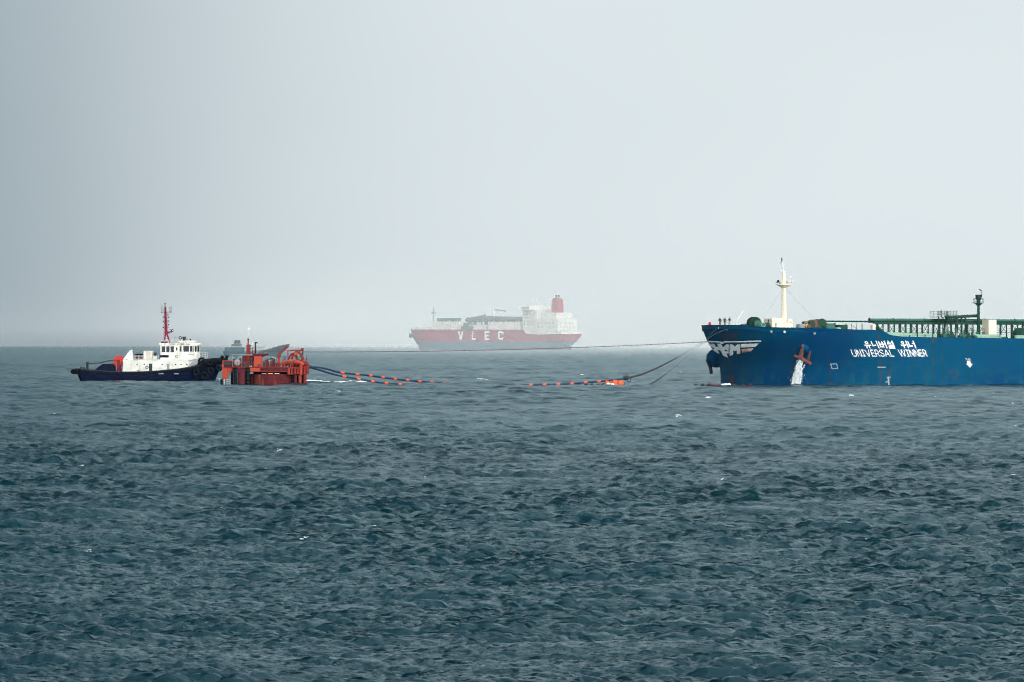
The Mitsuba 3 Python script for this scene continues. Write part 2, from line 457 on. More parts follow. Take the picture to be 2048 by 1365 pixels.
# after deck: tow gear, bitts, rail
tug.add('tow_gear_cover', prism([(5.3, 2.2), (5.3, 2.9), (7.0, 4.15), (9.7, 4.25), (9.9, 3.5), (9.9, 2.2)], -3.0, 3.0), 'navy_paint')
tug.add('tow_post', rod((3.2, -2.2, 2.2), (3.2, -2.2, 4.65), 0.17, 10), 'dark_steel')
tug.add('tow_post', rod((3.2, 2.2, 2.2), (3.2, 2.2, 4.65), 0.17, 10), 'dark_steel')
tug.add('towing_arch', pipe(curve([(3.2, -2.2, 4.4), (6.3, -2.2, 4.45), (8.6, -2.2, 4.95), (11.0, -2.0, 5.0)], 18), 0.09, 8), 'dark_steel', smooth=40)
tug.add('towing_arch', pipe(curve([(3.2, 2.2, 4.4), (6.3, 2.2, 4.45), (8.6, 2.2, 4.95), (11.0, 2.0, 5.0)], 18), 0.09, 8), 'dark_steel', smooth=40)
tug.add('bitt', [rod((1.9, -3.3, 2.2), (1.9, -3.3, 3.5), 0.2, 8), rod((2.6, -3.3, 2.2), (2.6, -3.3, 3.4), 0.2, 8), rod((1.6, -3.3, 3.25), (2.9, -3.3, 3.25), 0.13, 8)], 'dark_steel')
reel = tug.add('hose_reel', [drum((10.8, 0, 4.85), 1.0, 2.2, 'y', 24)], 'red_paint', smooth=40)
for y in (-1.15, 1.15):
    tug.add('flange', drum((10.8, y, 4.85), 1.35, 0.12, 'y', 28), 'red_paint', reel, smooth=40)
    tug.add('hub', drum((10.8, y * 1.09, 4.85), 0.36, 0.14, 'y', 14), 'wine_paint', reel)
    tug.add('stand', prism([(10.3, 2.2), (11.4, 2.2), (11.05, 4.9), (10.55, 4.9)], y * 1.12, y * 1.20), 'wine_paint', reel)
# crane on the after end of the house
crane = tug.add('deck_crane', [rod((13.3, -1.6, 4.3), (13.3, -1.6, 6.0), 0.55, 12), slab(12.7, 14.0, -2.2, -1.0, 5.4, 6.3)], 'white_paint')
tug.add('boom', prism([(11.9, 5.3), (12.6, 5.2), (14.1, 7.1), (14.05, 7.6), (13.5, 7.45)], -1.85, -1.4), 'white_paint', crane)
tug.add('knuckle', prism([(13.55, 7.5), (14.1, 7.6), (14.3, 5.2), (13.8, 5.1)], -1.8, -1.45), 'white_paint', crane)
tug.add('ram', rod((12.6, -1.63, 5.5), (13.7, -1.63, 6.9), 0.09, 8), 'grey_paint', crane)
tug.add('crane_step', slab(11.6, 14.4, -3.6, 3.6, 4.25, 4.6), 'dark_steel')
# house
house = tug.add('deckhouse', plate([(12.0, -3.9), (27.6, -3.9), (29.0, -2.6), (29.0, 2.6), (27.6, 3.9), (12.0, 3.9)], 1.5, 5.15), 'white_paint')
tug.add('after_wing', prism([(11.7, 2.1), (14.6, 2.1), (14.6, 4.2), (12.6, 4.2)], -4.05, -3.9), 'white_paint', house)
tug.add('deck_edge', plate([(14.3, -4.1), (28.0, -4.1), (29.3, -2.7), (29.3, 2.7), (28.0, 4.1), (14.3, 4.1)], 5.15, 5.25), 'white_paint', house)
tug.add('wing_bulwark', prism([(26.9, 2.6), (29.9, 4.2), (29.9, 5.5), (29.2, 5.3), (28.4, 4.4), (27.4, 3.4)], -4.75, -4.65), 'grey_paint')
for x0, x1 in ((18.25, 19.0),):
    tug.add('doorway', box(x0, x1, -3.94, -3.86, 2.15, 4.25), 'dark_steel', house)
for x0, x1 in ((19.05, 19.75), (23.2, 24.0)):
    d = tug.add('door', slab(x0, x1, -3.99, -3.88, 2.1, 4.2, 0.02), 'white_paint', house)
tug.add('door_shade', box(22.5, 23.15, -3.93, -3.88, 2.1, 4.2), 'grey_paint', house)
for x in (15.4, 17.1, 21.4, 24.6, 25.9, 27.3):
    tug.add('porthole', drum((x, -3.92, 4.05), 0.17, 0.07, 'y', 12), 'glass_dark', house)
tug.add('life_ring', ring((17.75, -3.97, 3.35), 0.30, 0.09, 'y', 16, 6), 'dark_steel', house)
tug.add('vent_grille', box(15.4, 16.2, -3.94, -3.86, 2.3, 2.75), 'grey_paint', house)
for x in (16.5, 20.6, 24.3):
    tug.add('freeing_port', box(x, x + 1.2, -5.46, -5.40, 1.75, 2.0), 'grey_paint', hull)
# on the house top
tug.add('engine_casing', slab(16.8, 18.95, -2.0, 2.0, 5.25, 7.3), 'white_paint', label='white engine casing box')
tug.add('workboat_cradle', [slab(14.9, 16.6, -2.6, -0.6, 5.25, 5.9), box(15.2, 16.4, -2.62, -2.55, 5.9, 6.3)], 'dark_red')
tug.add('rescue_boat_cover', slab(14.8, 16.7, -2.7, -0.4, 6.25, 6.6, 0.12), 'navy_paint')
for x in (15.0, 15.8, 16.6):
    tug.add('cradle_post', rod((x, -2.7, 5.25), (x, -2.7, 6.3), 0.06, 6), 'grey_paint')
tug.add('vent_hood', [rod((19.6, -2.2, 5.25), (19.6, -2.2, 6.5), 0.22, 10), ball((19.6, -2.3, 6.65), (0.42, 0.45, 0.3))], 'dark_steel', smooth=40)
tug.add('locker', slab(19.1, 20.1, -3.0, -1.6, 5.25, 6.05), 'white_paint')
tug.add('house_rail', rail([(14.6, -3.9, 5.25), (20.6, -3.9, 5.25)], 1.0, 1.2, 0.03), 'white_paint')
# wheelhouse
wheel = tug.add('wheelhouse', plate([(20.9, -2.9), (28.7, -2.9), (30.2, -1.5), (30.2, 1.5), (28.7, 2.9), (20.9, 2.9)], 5.25, 9.0), 'white_paint')
tug.add('roof', plate([(20.6, -3.15), (28.8, -3.15), (30.4, -1.7), (30.4, 1.7), (28.8, 3.15), (20.6, 3.15)], 8.75, 9.2), 'white_paint', wheel)
tug.add('roof_coaming', slab(25.0, 29.3, -1.9, 1.9, 9.2, 9.75), 'white_paint', wheel)


def pane(th, x0, x1, z0, z1, y=-2.9, holder=None):
    w = th.add('window', [box(x0 - 0.09, x1 + 0.09, y - 0.05, y + 0.02, z0 - 0.09, z0), box(x0 - 0.09, x1 + 0.09, y - 0.05, y + 0.02, z1, z1 + 0.09),
                          box(x0 - 0.09, x0, y - 0.05, y + 0.02, z0, z1), box(x1, x1 + 0.09, y - 0.05, y + 0.02, z0, z1)], 'white_paint', holder)
    return w


for x0, x1, z0, z1 in ((21.2, 22.05, 7.0, 8.4), (22.3, 23.1, 7.0, 8.4), (23.35, 24.15, 7.0, 8.4), (25.5, 25.95, 7.1, 8.4), (26.4, 27.75, 7.1, 8.45)):
    pane(tug, x0, x1, z0, z1, -2.9, wheel)
    tug.add('pane', box(x0, x1, -2.93, -2.88, z0, z1), 'glass_dark', wheel)
dr_ = tug.add('wheelhouse_door', slab(24.45, 25.2, -2.97, -2.88, 5.4, 8.45, 0.02), 'white_paint', wheel)
tug.add('pane', box(24.65, 25.0, -3.0, -2.95, 7.4, 8.15), 'glass_dark', wheel)
for a, b in (((28.7, -2.9), (30.2, -1.5)), ((30.2, -1.5), (30.2, 1.5))):
    a, b = np.array(a), np.array(b)
    nrm = np.array([(b - a)[1], -(b - a)[0]]) / np.linalg.norm(b - a)
    for t0, t1 in ((-0.30, 0.18), (0.30, 0.56), (0.66, 0.92)) if a[0] < 29 else ((0.05, 0.45), (0.55, 0.95)):
        if t0 < 0:
            tug.add('pane', box(28.0, 28.62, -2.93, -2.88, 7.1, 8.45), 'glass_dark', wheel)
            t0 = 0.06
        q0, q1 = a + (b - a) * t0 - nrm * 0.02, a + (b - a) * t1 - nrm * 0.02
        tug.add('pane', plate([q0, q1, q1 + nrm * 0.06, q0 + nrm * 0.06], 7.1, 8.45), 'glass_dark', wheel)
for x0, x1 in ((23.9, 24.5), (24.8, 25.5), (25.9, 26.7), (27.1, 27.9)):
    tug.add('brow_light', box(x0, x1, -3.2, -3.14, 8.86, 9.0), 'dark_steel', wheel)
tug.add('name_board', box(20.8, 22.9, -2.96, -2.9, 5.7, 6.3), 'navy_paint', wheel)
tug.add('life_ring', ring((24.75, -3.05, 5.95), 0.30, 0.09, 'y', 16, 6), 'grey_paint', wheel)
for k in range(6):
    tug.add('lettering', box(27.6 + k * 0.24, 27.76 + k * 0.24, -2.935, -2.9, 6.42, 6.58), 'dark_steel', wheel)
tug.add('search_light', [rod((24.3, -1.2, 9.2), (24.3, -1.2, 10.4), 0.05, 6), drum((24.3, -1.2, 10.55), 0.2, 0.4, 'x', 12)], 'grey_paint')
tug.add('loop_aerial', [ring((25.55, -1.0, 10.45), 0.30, 0.09, 'y', 16, 6), rod((25.55, -1.0, 9.75), (25.55, -1.0, 10.1), 0.05, 6)], 'dark_steel')
tug.add('fire_monitor', [rod((26.45, -1.0, 9.75), (26.45, -1.0, 10.3), 0.28, 12), slab(26.05, 26.9, -1.4, -0.6, 10.2, 10.7, 0.1), rod((26.6, -1.0, 10.1), (27.3, -1.0, 10.15), 0.1, 8)], 'dark_steel')
tug.add('fire_monitor', [rod((28.0, -1.0, 9.75), (28.0, -1.0, 9.95), 0.12, 8), ball((28.0, -1.0, 10.0), 0.2, 1)], 'dark_steel')
tug.add('roof_rail', rail([(20.9, -2.9, 9.2), (24.9, -2.9, 9.2)], 0.9, 1.0, 0.025), 'white_paint')
# mast
mast = tug.add('mast', [rod((22.1, 0, 11.3), (21.9, 0, 17.8), 0.40, 10, 0.24), rod((21.6, 0.7, 9.2), (22.0, 0.1, 11.5), 0.17, 8), rod((21.6, -0.7, 9.2), (22.0, -0.1, 11.5), 0.17, 8), rod((23.0, 0, 9.2), (22.25, 0, 11.6), 0.19, 8)], 'wine_paint', smooth=40)
tug.add('mast_base', slab(20.9, 22.4, -1.3, 1.3, 9.2, 9.6, 0.08), 'dark_steel', mast)
tug.add('radar_arm', [prism([(22.1, 11.2), (22.1, 11.9), (24.0, 12.1), (23.9, 12.0)], -0.35, 0.35)], 'wine_paint', mast)
tug.add('radar_scanner', [rod((23.4, 0, 12.0), (23.4, 0, 12.35), 0.12, 8), box(22.95, 23.85, -0.9, 0.9, 12.3, 12.45)], 'dark_steel', mast)
tug.add('cross_tree', [slab(20.75, 23.45, -0.5, 0.5, 16.5, 16.65, 0.03), rod((22.9, 0, 16.6), (23.3, 0, 16.9), 0.07, 6)], 'wine_paint', mast)
for x, h in ((21.0, 1.6), (21.35, 1.3), (21.7, 0.9), (23.0, 1.0), (23.3, 1.3)):
    tug.add('aerial', [rod((x, 0, 16.6), (x, 0, 16.6 + h), 0.05, 6), ball((x, 0, 16.6 + h), 0.12 if x > 22 else 0.07, 1)], 'dark_steel', mast)
tug.add('top_light', [rod((21.9, 0, 17.5), (21.85, 0, 18.5), 0.1, 8), ball((21.85, 0, 18.6), (0.16, 0.16, 0.25), 1)], 'dark_steel', mast)
for z, s, w in ((15.9, 1, 0.55), (15.3, -1, 0.6), (15.2, 1, 0.7), (14.25, -1, 0.6), (14.2, 1, 0.75), (13.5, 1, 0.7), (12.85, -1, 0.6)):
    tug.add('mast_light', [box(22.0, 22.0 + s * w, -0.12, 0.12, z - 0.06, z + 0.03), drum((22.0 + s * w, 0, z + 0.12), 0.13, 0.3, 'z', 10)], 'dark_steel', mast)
for z in (15.5, 14.6, 13.0):
    tug.add('lamp_lens', ball((22.62, 0, z), (0.22, 0.2, 0.16), 1), 'grey_paint', mast)
tug.add('mast_ladder', ladder((21.75, -0.45, 9.6), (21.8, -0.3, 16.4), 0.35, 0.025), 'wine_paint', mast)
# foredeck
tug.add('windlass', [drum((31.5, -0.6, 5.1), 0.55, 2.2, 'y', 16), slab(30.7, 32.3, -2.2, 2.2, 4.2, 4.9), slab(30.2, 30.9, -3.4, -2.2, 4.2, 5.0)], 'grey_paint')
tug.add('windlass_frame', prism([(29.9, 4.0), (31.9, 4.0), (31.2, 5.3), (30.6, 5.3)], -4.1, -4.0), 'grey_paint')
tug.add('bow_rail', rail([(30.3, -2.6, 5.25), (31.6, -2.2, 5.4), (32.2, -1.2, 5.4)], 1.5, 0.8, 0.035), 'white_paint')
tug.add('bow_bell', [ring((31.5, -2.3, 6.4), 0.26, 0.07, 'y', 14, 6), rod((31.5, -2.3, 5.2), (31.5, -2.3, 6.2), 0.05, 6)], 'grey_paint')


# ------------------------------------------------------------------ the loading buoy
buoy = Thing('loading_buoy', 'rusty red loading buoy with pipework, crane boom and orange cabinet in front of the tug', 'buoy', loc=(-64.544, 1264, -0.108))
g = np.arange(40) * 2 * np.pi / 40
CX, CR = 11.3, 5.0
body = buoy.add('float_body', rod((CX, 0, -1.5), (CX, 0, 2.25), CR, 48), 'rusty_hull', smooth=40)
buoy.add('body_rim', drum((CX, 0, 2.3), CR + 0.12, 0.14, 'z', 48), 'dark_red', body)
buoy.add('bearing_gap', drum((CX, 0, 2.62), CR - 0.75, 0.5, 'z', 40), 'black_rubber')
for a in (-1.95, -1.62, -1.30):
    c, s = math.cos(a), math.sin(a)
    buoy.add('bearing_pad', rod((CX + (CR - 0.5) * c - 0.5 * s, (CR - 0.5) * s + 0.5 * c, 2.52), (CX + (CR - 0.5) * c + 0.55 * s, (CR - 0.5) * s - 0.55 * c, 2.52), 0.13, 6), 'yellow_paint')
deck = buoy.add('turntable', [plate([(2.6, -4.2), (15.0, -4.6), (15.0, 4.6), (2.6, 4.2)], 2.85, 3.85)], 'dark_red')
buoy.add('deck_lip', [slab(2.5, 15.1, -4.75, -4.55, 3.82, 4.02, 0.03), slab(6.0, 15.0, -4.72, -4.60, 2.88, 3.05, 0.03)], 'buoy_red', deck)
buoy.add('orange_skirt', slab(6.3, 8.8, -4.85, -4.62, 3.0, 3.75, 0.03), 'buoy_orange', deck)
for x in (9.4, 10.6, 11.9, 13.2, 14.4):
    buoy.add('skirt_rib', slab(x - 0.08, x + 0.08, -4.84, -4.6, 3.02, 3.8, 0.02), 'dark_red', deck)
# boat landing on the left
land = buoy.add('boat_landing', [slab(0.35, 0.62, -3.6, -3.3, 1.3, 5.45, 0.03), slab(0.35, 2.9, -3.5, -3.3, 5.2, 5.42, 0.03), slab(0.35, 0.55, -3.5, 3.0, 1.3, 5.4, 0.03)], 'buoy_orange')
buoy.add('back_plate', slab(0.7, 3.0, -2.9, -2.7, 3.8, 5.2, 0.03), 'dark_red', land)
buoy.add('upper_panel', slab(0.62, 2.75, -3.55, -3.25, 2.75, 3.75, 0.04), 'buoy_orange', land)
buoy.add('panel_frame', [slab(0.62, 2.75, -3.62, -3.5, 3.65, 3.8, 0.02), slab(1.45, 1.57, -3.62, -3.5, 2.8, 3.7, 0.02)], 'buoy_red', land)
buoy.add('lower_panel', slab(0.6, 1.75, -3.6, -3.3, 1.25, 2.75, 0.04), 'buoy_orange', land)
for x in (0.18, 2.5):
    buoy.add('leg', rod((x, -3.3, -1.2), (x, -3.3, 1.5 if x < 1 else 3.0), 0.28, 10), 'black_rubber', land, smooth=40)
buoy.add('ladder', ladder((1.75, -3.75, -0.4), (1.75, -3.75, 1.5), 0.7, 0.07), 'rope_pale', land)
buoy.add('ladder_rope', rod((0.85, -3.7, -0.3), (0.8, -3.7, 1.3), 0.14, 6), 'rope_pale', land)
for x, z in ((0.3, 6.2), (1.35, 6.25)):
    buoy.add('bollard', [rod((x, -2.8, 5.0), (x, -2.8, z), 0.2, 8), ball((x, -2.8, z), (0.42, 0.36, 0.32), 1)], 'black_rubber', land)
buoy.add('fender_beam', prism([(0.5, 5.3), (2.9, 5.0), (2.9, 4.4), (0.6, 4.4)], -3.2, -2.9), 'dark_steel', land)
for x, r in ((3.3, 0.42), (6.1, 0.45)):
    f_ = buoy.add('fender_column', rod((x, -4.9, -1.2), (x, -4.9, 3.9), r, 14), 'black_rubber', smooth=40)
    for z in (0.6, 1.5, 2.4, 3.3):
        buoy.add('fender_band', rod((x, -4.9, z - 0.06), (x, -4.9, z + 0.06), r + 0.06, 14), 'dark_steel', f_)
buoy.add('chain_tube', rod((4.7, -4.2, -1.2), (4.7, -4.2, 2.9), 0.95, 18), 'dark_red', smooth=40)
# left deck machinery
buoy.add('winch_housing', [slab(2.6, 4.6, -3.4, -0.6, 3.9, 5.7, 0.12), slab(4.5, 6.1, -3.6, -0.8, 3.9, 5.2, 0.1)], 'dark_steel')
buoy.add('winch_drum', drum((3.7, -3.6, 5.0), 0.7, 0.5, 'y', 18), 'grey_paint', smooth=40)
buoy.add('signal_horn', [rod((3.8, -2.6, 5.6), (3.8, -2.6, 6.3), 0.08, 6), ball((4.3, -2.6, 6.1), (0.45, 0.3, 0.3), 1)], 'grey_paint')
buoy.add('machine_roof_rail', [rod((2.3, -3.6, 6.62), (7.0, -3.6, 6.62), 0.09, 6), rod((2.6, -3.6, 3.9), (2.6, -3.6, 6.6), 0.06, 6), rod((4.6, -3.6, 3.9), (4.6, -3.6, 6.6), 0.06, 6)], 'grey_paint')
# tower
tower = buoy.add('tower', [slab(5.6, 6.5, -1.9, -1.1, 3.9, 8.7, 0.06), slab(5.2, 5.45, -2.3, -2.1, 3.9, 6.4, 0.03), slab(6.85, 7.05, -2.3, -2.1, 3.9, 8.2, 0.03)], 'buoy_red')
buoy.add('tower_back', slab(4.7, 7.3, -1.0, -0.6, 3.9, 6.4, 0.05), 'dark_red', tower)
buoy.add('tower_ladder', ladder((6.05, -2.0, 3.9), (6.05, -2.0, 8.8), 0.5, 0.05), 'buoy_red', tower)
buoy.add('upper_mast', [rod((6.0, -1.5, 8.6), (6.0, -1.5, 9.9), 0.16, 8), slab(5.55, 6.7, -1.9, -1.1, 8.65, 8.9, 0.04)], 'buoy_red', tower)
buoy.add('lantern_pole', [rod((6.05, -1.5, 9.8), (6.05, -1.5, 12.3), 0.055, 6), slab(5.75, 6.45, -1.7, -1.3, 12.1, 12.3, 0.04), ball((6.15, -1.5, 12.5), 0.2, 1)], 'white_paint', tower)
buoy.add('wind_vane', [ball((6.0, -1.5, 10.0), (0.2, 0.2, 0.3), 1), box(5.9, 6.1, -1.55, -1.45, 10.0, 10.4)], 'dark_steel', tower)
buoy.add('solar_panel', prism([(5.0, 8.3), (5.6, 8.8), (5.6, 8.9), (4.95, 8.4)], -2.0, -0.9), 'white_paint', tower)
buoy.add('solar_panel', prism([(6.7, 8.9), (7.0, 9.4), (7.15, 9.3), (6.8, 8.7)], -2.0, -1.2), 'white_paint', tower)
buoy.add('radar_reflector', [rod((7.6, -1.5, 6.4), (7.6, -1.5, 9.3), 0.14, 8), slab(7.4, 8.05, -1.7, -1.3, 9.2, 9.5, 0.05)], 'dark_steel', tower)
buoy.add('float_marker', rod((7.95, -2.0, 7.0), (7.85, -2.0, 8.9), 0.13, 8), 'rope_pale', tower)
buoy.add('roof_slab', [slab(7.0, 10.5, -3.4, -0.4, 6.55, 6.9, 0.05), prism([(7.3, 6.55), (10.0, 6.55), (9.2, 6.1), (7.5, 6.1)], -3.2, -0.6)], 'dark_red')
cab = buoy.add('control_cabinet', slab(7.35, 9.15, -3.9, -2.2, 4.0, 6.35, 0.05), 'buoy_orange', label='bright orange control cabinet')
buoy.add('cabinet_door', slab(7.6, 8.85, -3.96, -3.88, 4.2, 6.1, 0.02), 'buoy_orange', cab)
for x, h, m in ((5.0, 2.0, 'dark_red'), (6.75, 2.2, 'dark_steel'), (9.6, 1.3, 'dark_steel'), (10.1, 1.7, 'dark_red'), (10.55, 1.2, 'dark_steel'), (11.3, 1.5, 'buoy_red'), (11.8, 1.9, 'dark_red'), (12.4, 1.0, 'dark_steel')):
    buoy.add('valve_stand', [rod((x, -3.4, 3.9), (x, -3.4, 3.9 + h), 0.2, 8), drum((x, -3.62, 3.9 + h * 0.85), 0.26, 0.1, 'y', 12)], m)
buoy.add('mid_rail', rail([(9.3, -4.4, 4.0), (15.0, -4.4, 4.0)], 1.1, 1.1, 0.035), 'buoy_red')
# crane
cr = buoy.add('crane_post', [rod((12.85, -2.0, 3.9), (12.85, -2.0, 6.7), 0.26, 10), rod((13.05, -2.6, 3.9), (13.1, -2.6, 5.0), 0.16, 8)], 'buoy_orange', smooth=40)
buoy.add('boom', [rod((12.75, -1.75, 6.5), (15.1, -1.75, 8.65), 0.12, 8), rod((12.75, -2.25, 6.5), (15.1, -2.25, 8.65), 0.12, 8), rod((12.75, -2.0, 6.9), (15.1, -2.0, 9.0), 0.1, 8)]
         + [rod((12.75 + 2.35 * t, -1.75 if k % 2 else -2.25, 6.5 + 2.15 * t), (12.75 + 2.35 * (t + 0.14), -2.25 if k % 2 else -1.75, 6.5 + 2.15 * (t + 0.14)), 0.06, 6) for k, t in enumerate(np.arange(0, 0.9, 0.14))], 'buoy_red', cr)
buoy.add('boom_foot', slab(12.5, 13.3, -2.5, -1.5, 6.2, 6.7, 0.05), 'buoy_red', cr)
buoy.add('stay', rod((10.0, -2.0, 7.3), (14.6, -2.0, 7.6), 0.05, 6), 'buoy_red', cr)
# manifold on the right
man = buoy.add('pipe_manifold', pipe(curve([(13.6, -3.2, 4.5), (14.6, -3.5, 5.0), (16.2, -3.6, 5.15), (17.6, -3.6, 4.9), (18.3, -3.6, 4.4)], 22), 0.46, 14), 'buoy_orange', smooth=40)
buoy.add('loading_pipe', pipe(curve([(14.0, -2.3, 4.4), (16.0, -2.5, 4.9), (18.6, -2.5, 4.7), (19.4, -2.6, 4.2)], 20), 0.42, 14), 'buoy_red', man, smooth=40)
buoy.add('gooseneck', pipe(curve([(15.8, -2.2, 5.2), (16.0, -2.2, 6.6), (16.8, -2.2, 7.35), (17.6, -2.2, 6.9), (18.2, -2.2, 5.4)], 26), 0.24, 12), 'buoy_red', man, smooth=40)
buoy.add('gooseneck', pipe(curve([(15.0, -1.2, 5.0), (15.2, -1.2, 6.2), (15.9, -1.2, 6.9), (16.6, -1.2, 6.4), (17.0, -1.2, 5.0)], 26), 0.2, 12), 'buoy_red', man, smooth=40)
buoy.add('brace', [rod((15.3, -2.5, 5.2), (16.6, -2.5, 7.0), 0.13, 8), rod((16.9, -2.5, 5.2), (16.2, -2.5, 7.1), 0.13, 8), rod((18.2, -2.3, 5.0), (17.5, -2.3, 6.9), 0.13, 8)], 'buoy_red', man)
buoy.add('valve_block', slab(16.1, 17.0, -2.75, -1.8, 6.5, 7.25, 0.12), 'buoy_orange', man)
hd = buoy.add('head_pipe', [rod((14.7, -2.0, 7.55), (18.0, -2.0, 7.75), 0.12, 8), slab(17.75, 18.35, -2.3, -1.7, 7.45, 8.15, 0.08), rod((17.0, -2.0, 7.2), (17.9, -2.0, 7.7), 0.1, 8)], 'buoy_red', man)
buoy.add('hanging_hook', rod((18.1, -2.0, 7.4), (18.1, -2.0, 6.6), 0.16, 8), 'dark_steel', man)
buoy.add('mooring_post', rod((14.9, -2.0, 5.2), (14.8, -2.0, 7.6), 0.1, 8), 'buoy_red', man)
buoy.add('hand_wheel', [ring((17.5, -2.9, 5.9), 0.42, 0.07, 'y', 16, 6), rod((17.5, -2.9, 5.2), (17.5, -2.9, 5.9), 0.07, 6)], 'pipe_green', man)
buoy.add('hand_wheel', [ring((14.2, -2.9, 6.0), 0.3, 0.06, 'y', 16, 6), rod((14.2, -2.9, 4.6), (14.2, -2.9, 6.0), 0.06, 6)], 'dark_steel', man)
buoy.add('right_deck', plate([(14.6, -4.4), (19.2, -4.0), (19.2, 4.0), (14.6, 4.4)], 3.75, 4.0), 'buoy_red')
buoy.add('right_back_wall', slab(15.0, 18.8, -1.6, -1.3, 2.2, 5.0, 0.05), 'dark_red')
for x, y, r, z0, z1, m in ((15.1, -4.1, 0.32, 2.3, 3.8, 'buoy_orange'), (15.75, -4.2, 0.26, 2.3, 3.9, 'buoy_red'), (16.5, -4.0, 0.34, 2.4, 3.8, 'buoy_red'), (17.1, -4.2, 0.28, 2.4, 3.9, 'buoy_red'),
                           (17.8, -4.3, 0.36, 2.2, 4.5, 'buoy_orange'), (18.6, -3.9, 0.3, 2.3, 4.2, 'buoy_red'), (19.2, -3.7, 0.34, 2.4, 4.2, 'buoy_red')):
    c_ = buoy.add('riser', rod((x, y, z0), (x, y, z1), r, 14), m, smooth=40)
    buoy.add('flange', rod((x, y, z0 + 0.1), (x, y, z0 + 0.25), r + 0.12, 14), 'buoy_red', c_)
    buoy.add('flange', rod((x, y, z1 - 0.35), (x, y, z1 - 0.2), r + 0.12, 14), 'buoy_red', c_)
buoy.add('lower_brace', slab(14.6, 19.0, -3.9, -3.5, 2.05, 2.4, 0.05), 'black_rubber')
for x, m in ((16.55, 'dark_red'), (17.6, 'buoy_orange'), (18.7, 'buoy_red')):
    l_ = buoy.add('leg', rod((x, -3.7, -1.2), (x, -3.7, 2.2), 0.36, 14), m, smooth=40)
    for z in (0.5, 1.2):
        buoy.add('collar', rod((x, -3.7, z), (x, -3.7, z + 0.14), 0.43, 14), 'dark_red', l_)
buoy.add('leg_back', slab(16.0, 19.0, -2.9, -2.6, -0.8, 2.1, 0.05), 'black_rubber')
buoy.add('end_rail', [rod((19.1, -3.6, 4.0), (19.1, -3.6, 6.4), 0.09, 6), rod((19.1, -3.6, 5.2), (18.0, -3.6, 5.2), 0.06, 6), rod((19.1, -3.6, 6.2), (18.6, -3.6, 5.2), 0.05, 6)], 'wine_paint')
buoy.add('hose_flange', [rod((19.3, -2.6, 4.15), (20.0, -2.6, 3.95), 0.36, 14), rod((19.3, -3.3, 4.1), (19.95, -3.3, 3.9), 0.36, 14)], 'dark_steel', smooth=40)

# cables, stubs, brackets and rails that clutter the buoy's deck
cl = random.Random(12)
for k in range(46):
    x = cl.uniform(2.8, 18.8)
    y = cl.uniform(-4.2, -1.2)
    z0 = 3.95 if x < 14.6 else 4.1
    h = cl.uniform(0.5, 2.3) * (1.0 if x < 14.6 else 0.7)
    m = cl.choice(['dark_red', 'dark_steel', 'buoy_red', 'buoy_red', 'grey_paint'])
    kind = k % 4
    if kind == 0:
        buoy.add('stub_pipe', [rod((x, y, z0), (x, y, z0 + h), 0.11, 8), rod((x, y, z0 + h), (x + cl.choice((-0.6, 0.6)), y, z0 + h + 0.05), 0.11, 8)], m)
    elif kind == 1:
        buoy.add('bracket', [box(x - 0.06, x + 0.06, y - 0.06, y + 0.06, z0, z0 + h), box(x - 0.3, x + 0.3, y - 0.05, y + 0.05, z0 + h - 0.12, z0 + h)], m)
    elif kind == 2:
        buoy.add('deck_box', slab(x - 0.3, x + 0.3, y - 0.3, y + 0.3, z0, z0 + h * 0.5, 0.04), m)
    else:
        buoy.add('cable', rod((x, y, z0), (x + cl.uniform(-1.4, 1.4), y, z0 + h + 0.7), 0.045, 5), m)
buoy.add('side_rail', rail([(3.0, -4.3, 3.95), (7.2, -4.5, 3.95)], 1.1, 0.8, 0.04), 'buoy_red')
buoy.add('top_rail', rail([(7.1, -3.3, 6.9), (10.4, -3.3, 6.9)], 0.8, 0.9, 0.03, 2), 'dark_red')
buoy.add('manifold_rail', rail([(14.8, -4.2, 4.1), (19.0, -3.9, 4.1)], 1.1, 0.7, 0.04), 'buoy_red')
for x in (6.4, 7.7, 9.0, 10.3, 11.6, 12.9, 14.2, 15.4):
    a = math.acos(max(-1, min(1, (x - CX) / CR)))
    buoy.add('fender_strip', rod((x, -CR * math.sin(a) - 0.08, -0.6), (x, -CR * math.sin(a) - 0.08, 2.2), 0.07, 6), 'dark_red', body)

# ------------------------------------------------------------------ the hazy supply vessel behind
sup = Thing('supply_vessel', 'small grey-blue vessel half hidden behind the red buoy, faded by haze', 'ship', loc=(-167.639, 3300, -0.733))
st = []
for xr, xw, br, bw, zr in ((0, 1.0, 3.6, 2.8, 3.0), (3, 3.5, 4.6, 4.2, 2.7), (12, 12, 4.8, 4.6, 2.4), (22, 22, 4.7, 4.3, 2.9), (28, 27, 4.2, 3.0, 4.6), (33, 30.5, 3.2, 1.6, 6.3), (36.5, 32, 1.8, 0.7, 6.9), (38.6, 32.8, 0.2, 0.06, 7.2)):
    st.append([(xw, bw * 0.8, -1.5), (xw, bw, 0.0), (xw + (xr - xw) * 0.5, bw + (br - bw) * 0.6, zr * 0.5), (xr, br, zr)])
sup.add('hull', loft(st, 0.7), 'haze_blue', smooth=35)
sup.add('deckhouse', slab(1.2, 12.5, -3.2, 3.2, 2.4, 5.2, 0.1), 'haze_blue')
w_ = sup.add('wheelhouse', slab(5.0, 11.0, -2.6, 2.6, 5.2, 7.3, 0.1), 'grey_paint')
sup.add('window_band', box(5.4, 10.6, -2.66, -2.58, 6.2, 6.9), 'glass_dark', w_)
sup.add('funnel', prism([(6.3, 7.3), (10.2, 7.3), (9.9, 9.4), (6.8, 9.4)], -1.2, 1.2), 'haze_blue')
sup.add('mast', [rod((4.0, 0, 5.2), (4.0, 0, 9.6), 0.12, 6), rod((3.2, 0, 8.2), (4.8, 0, 8.2), 0.08, 6)], 'white_paint')
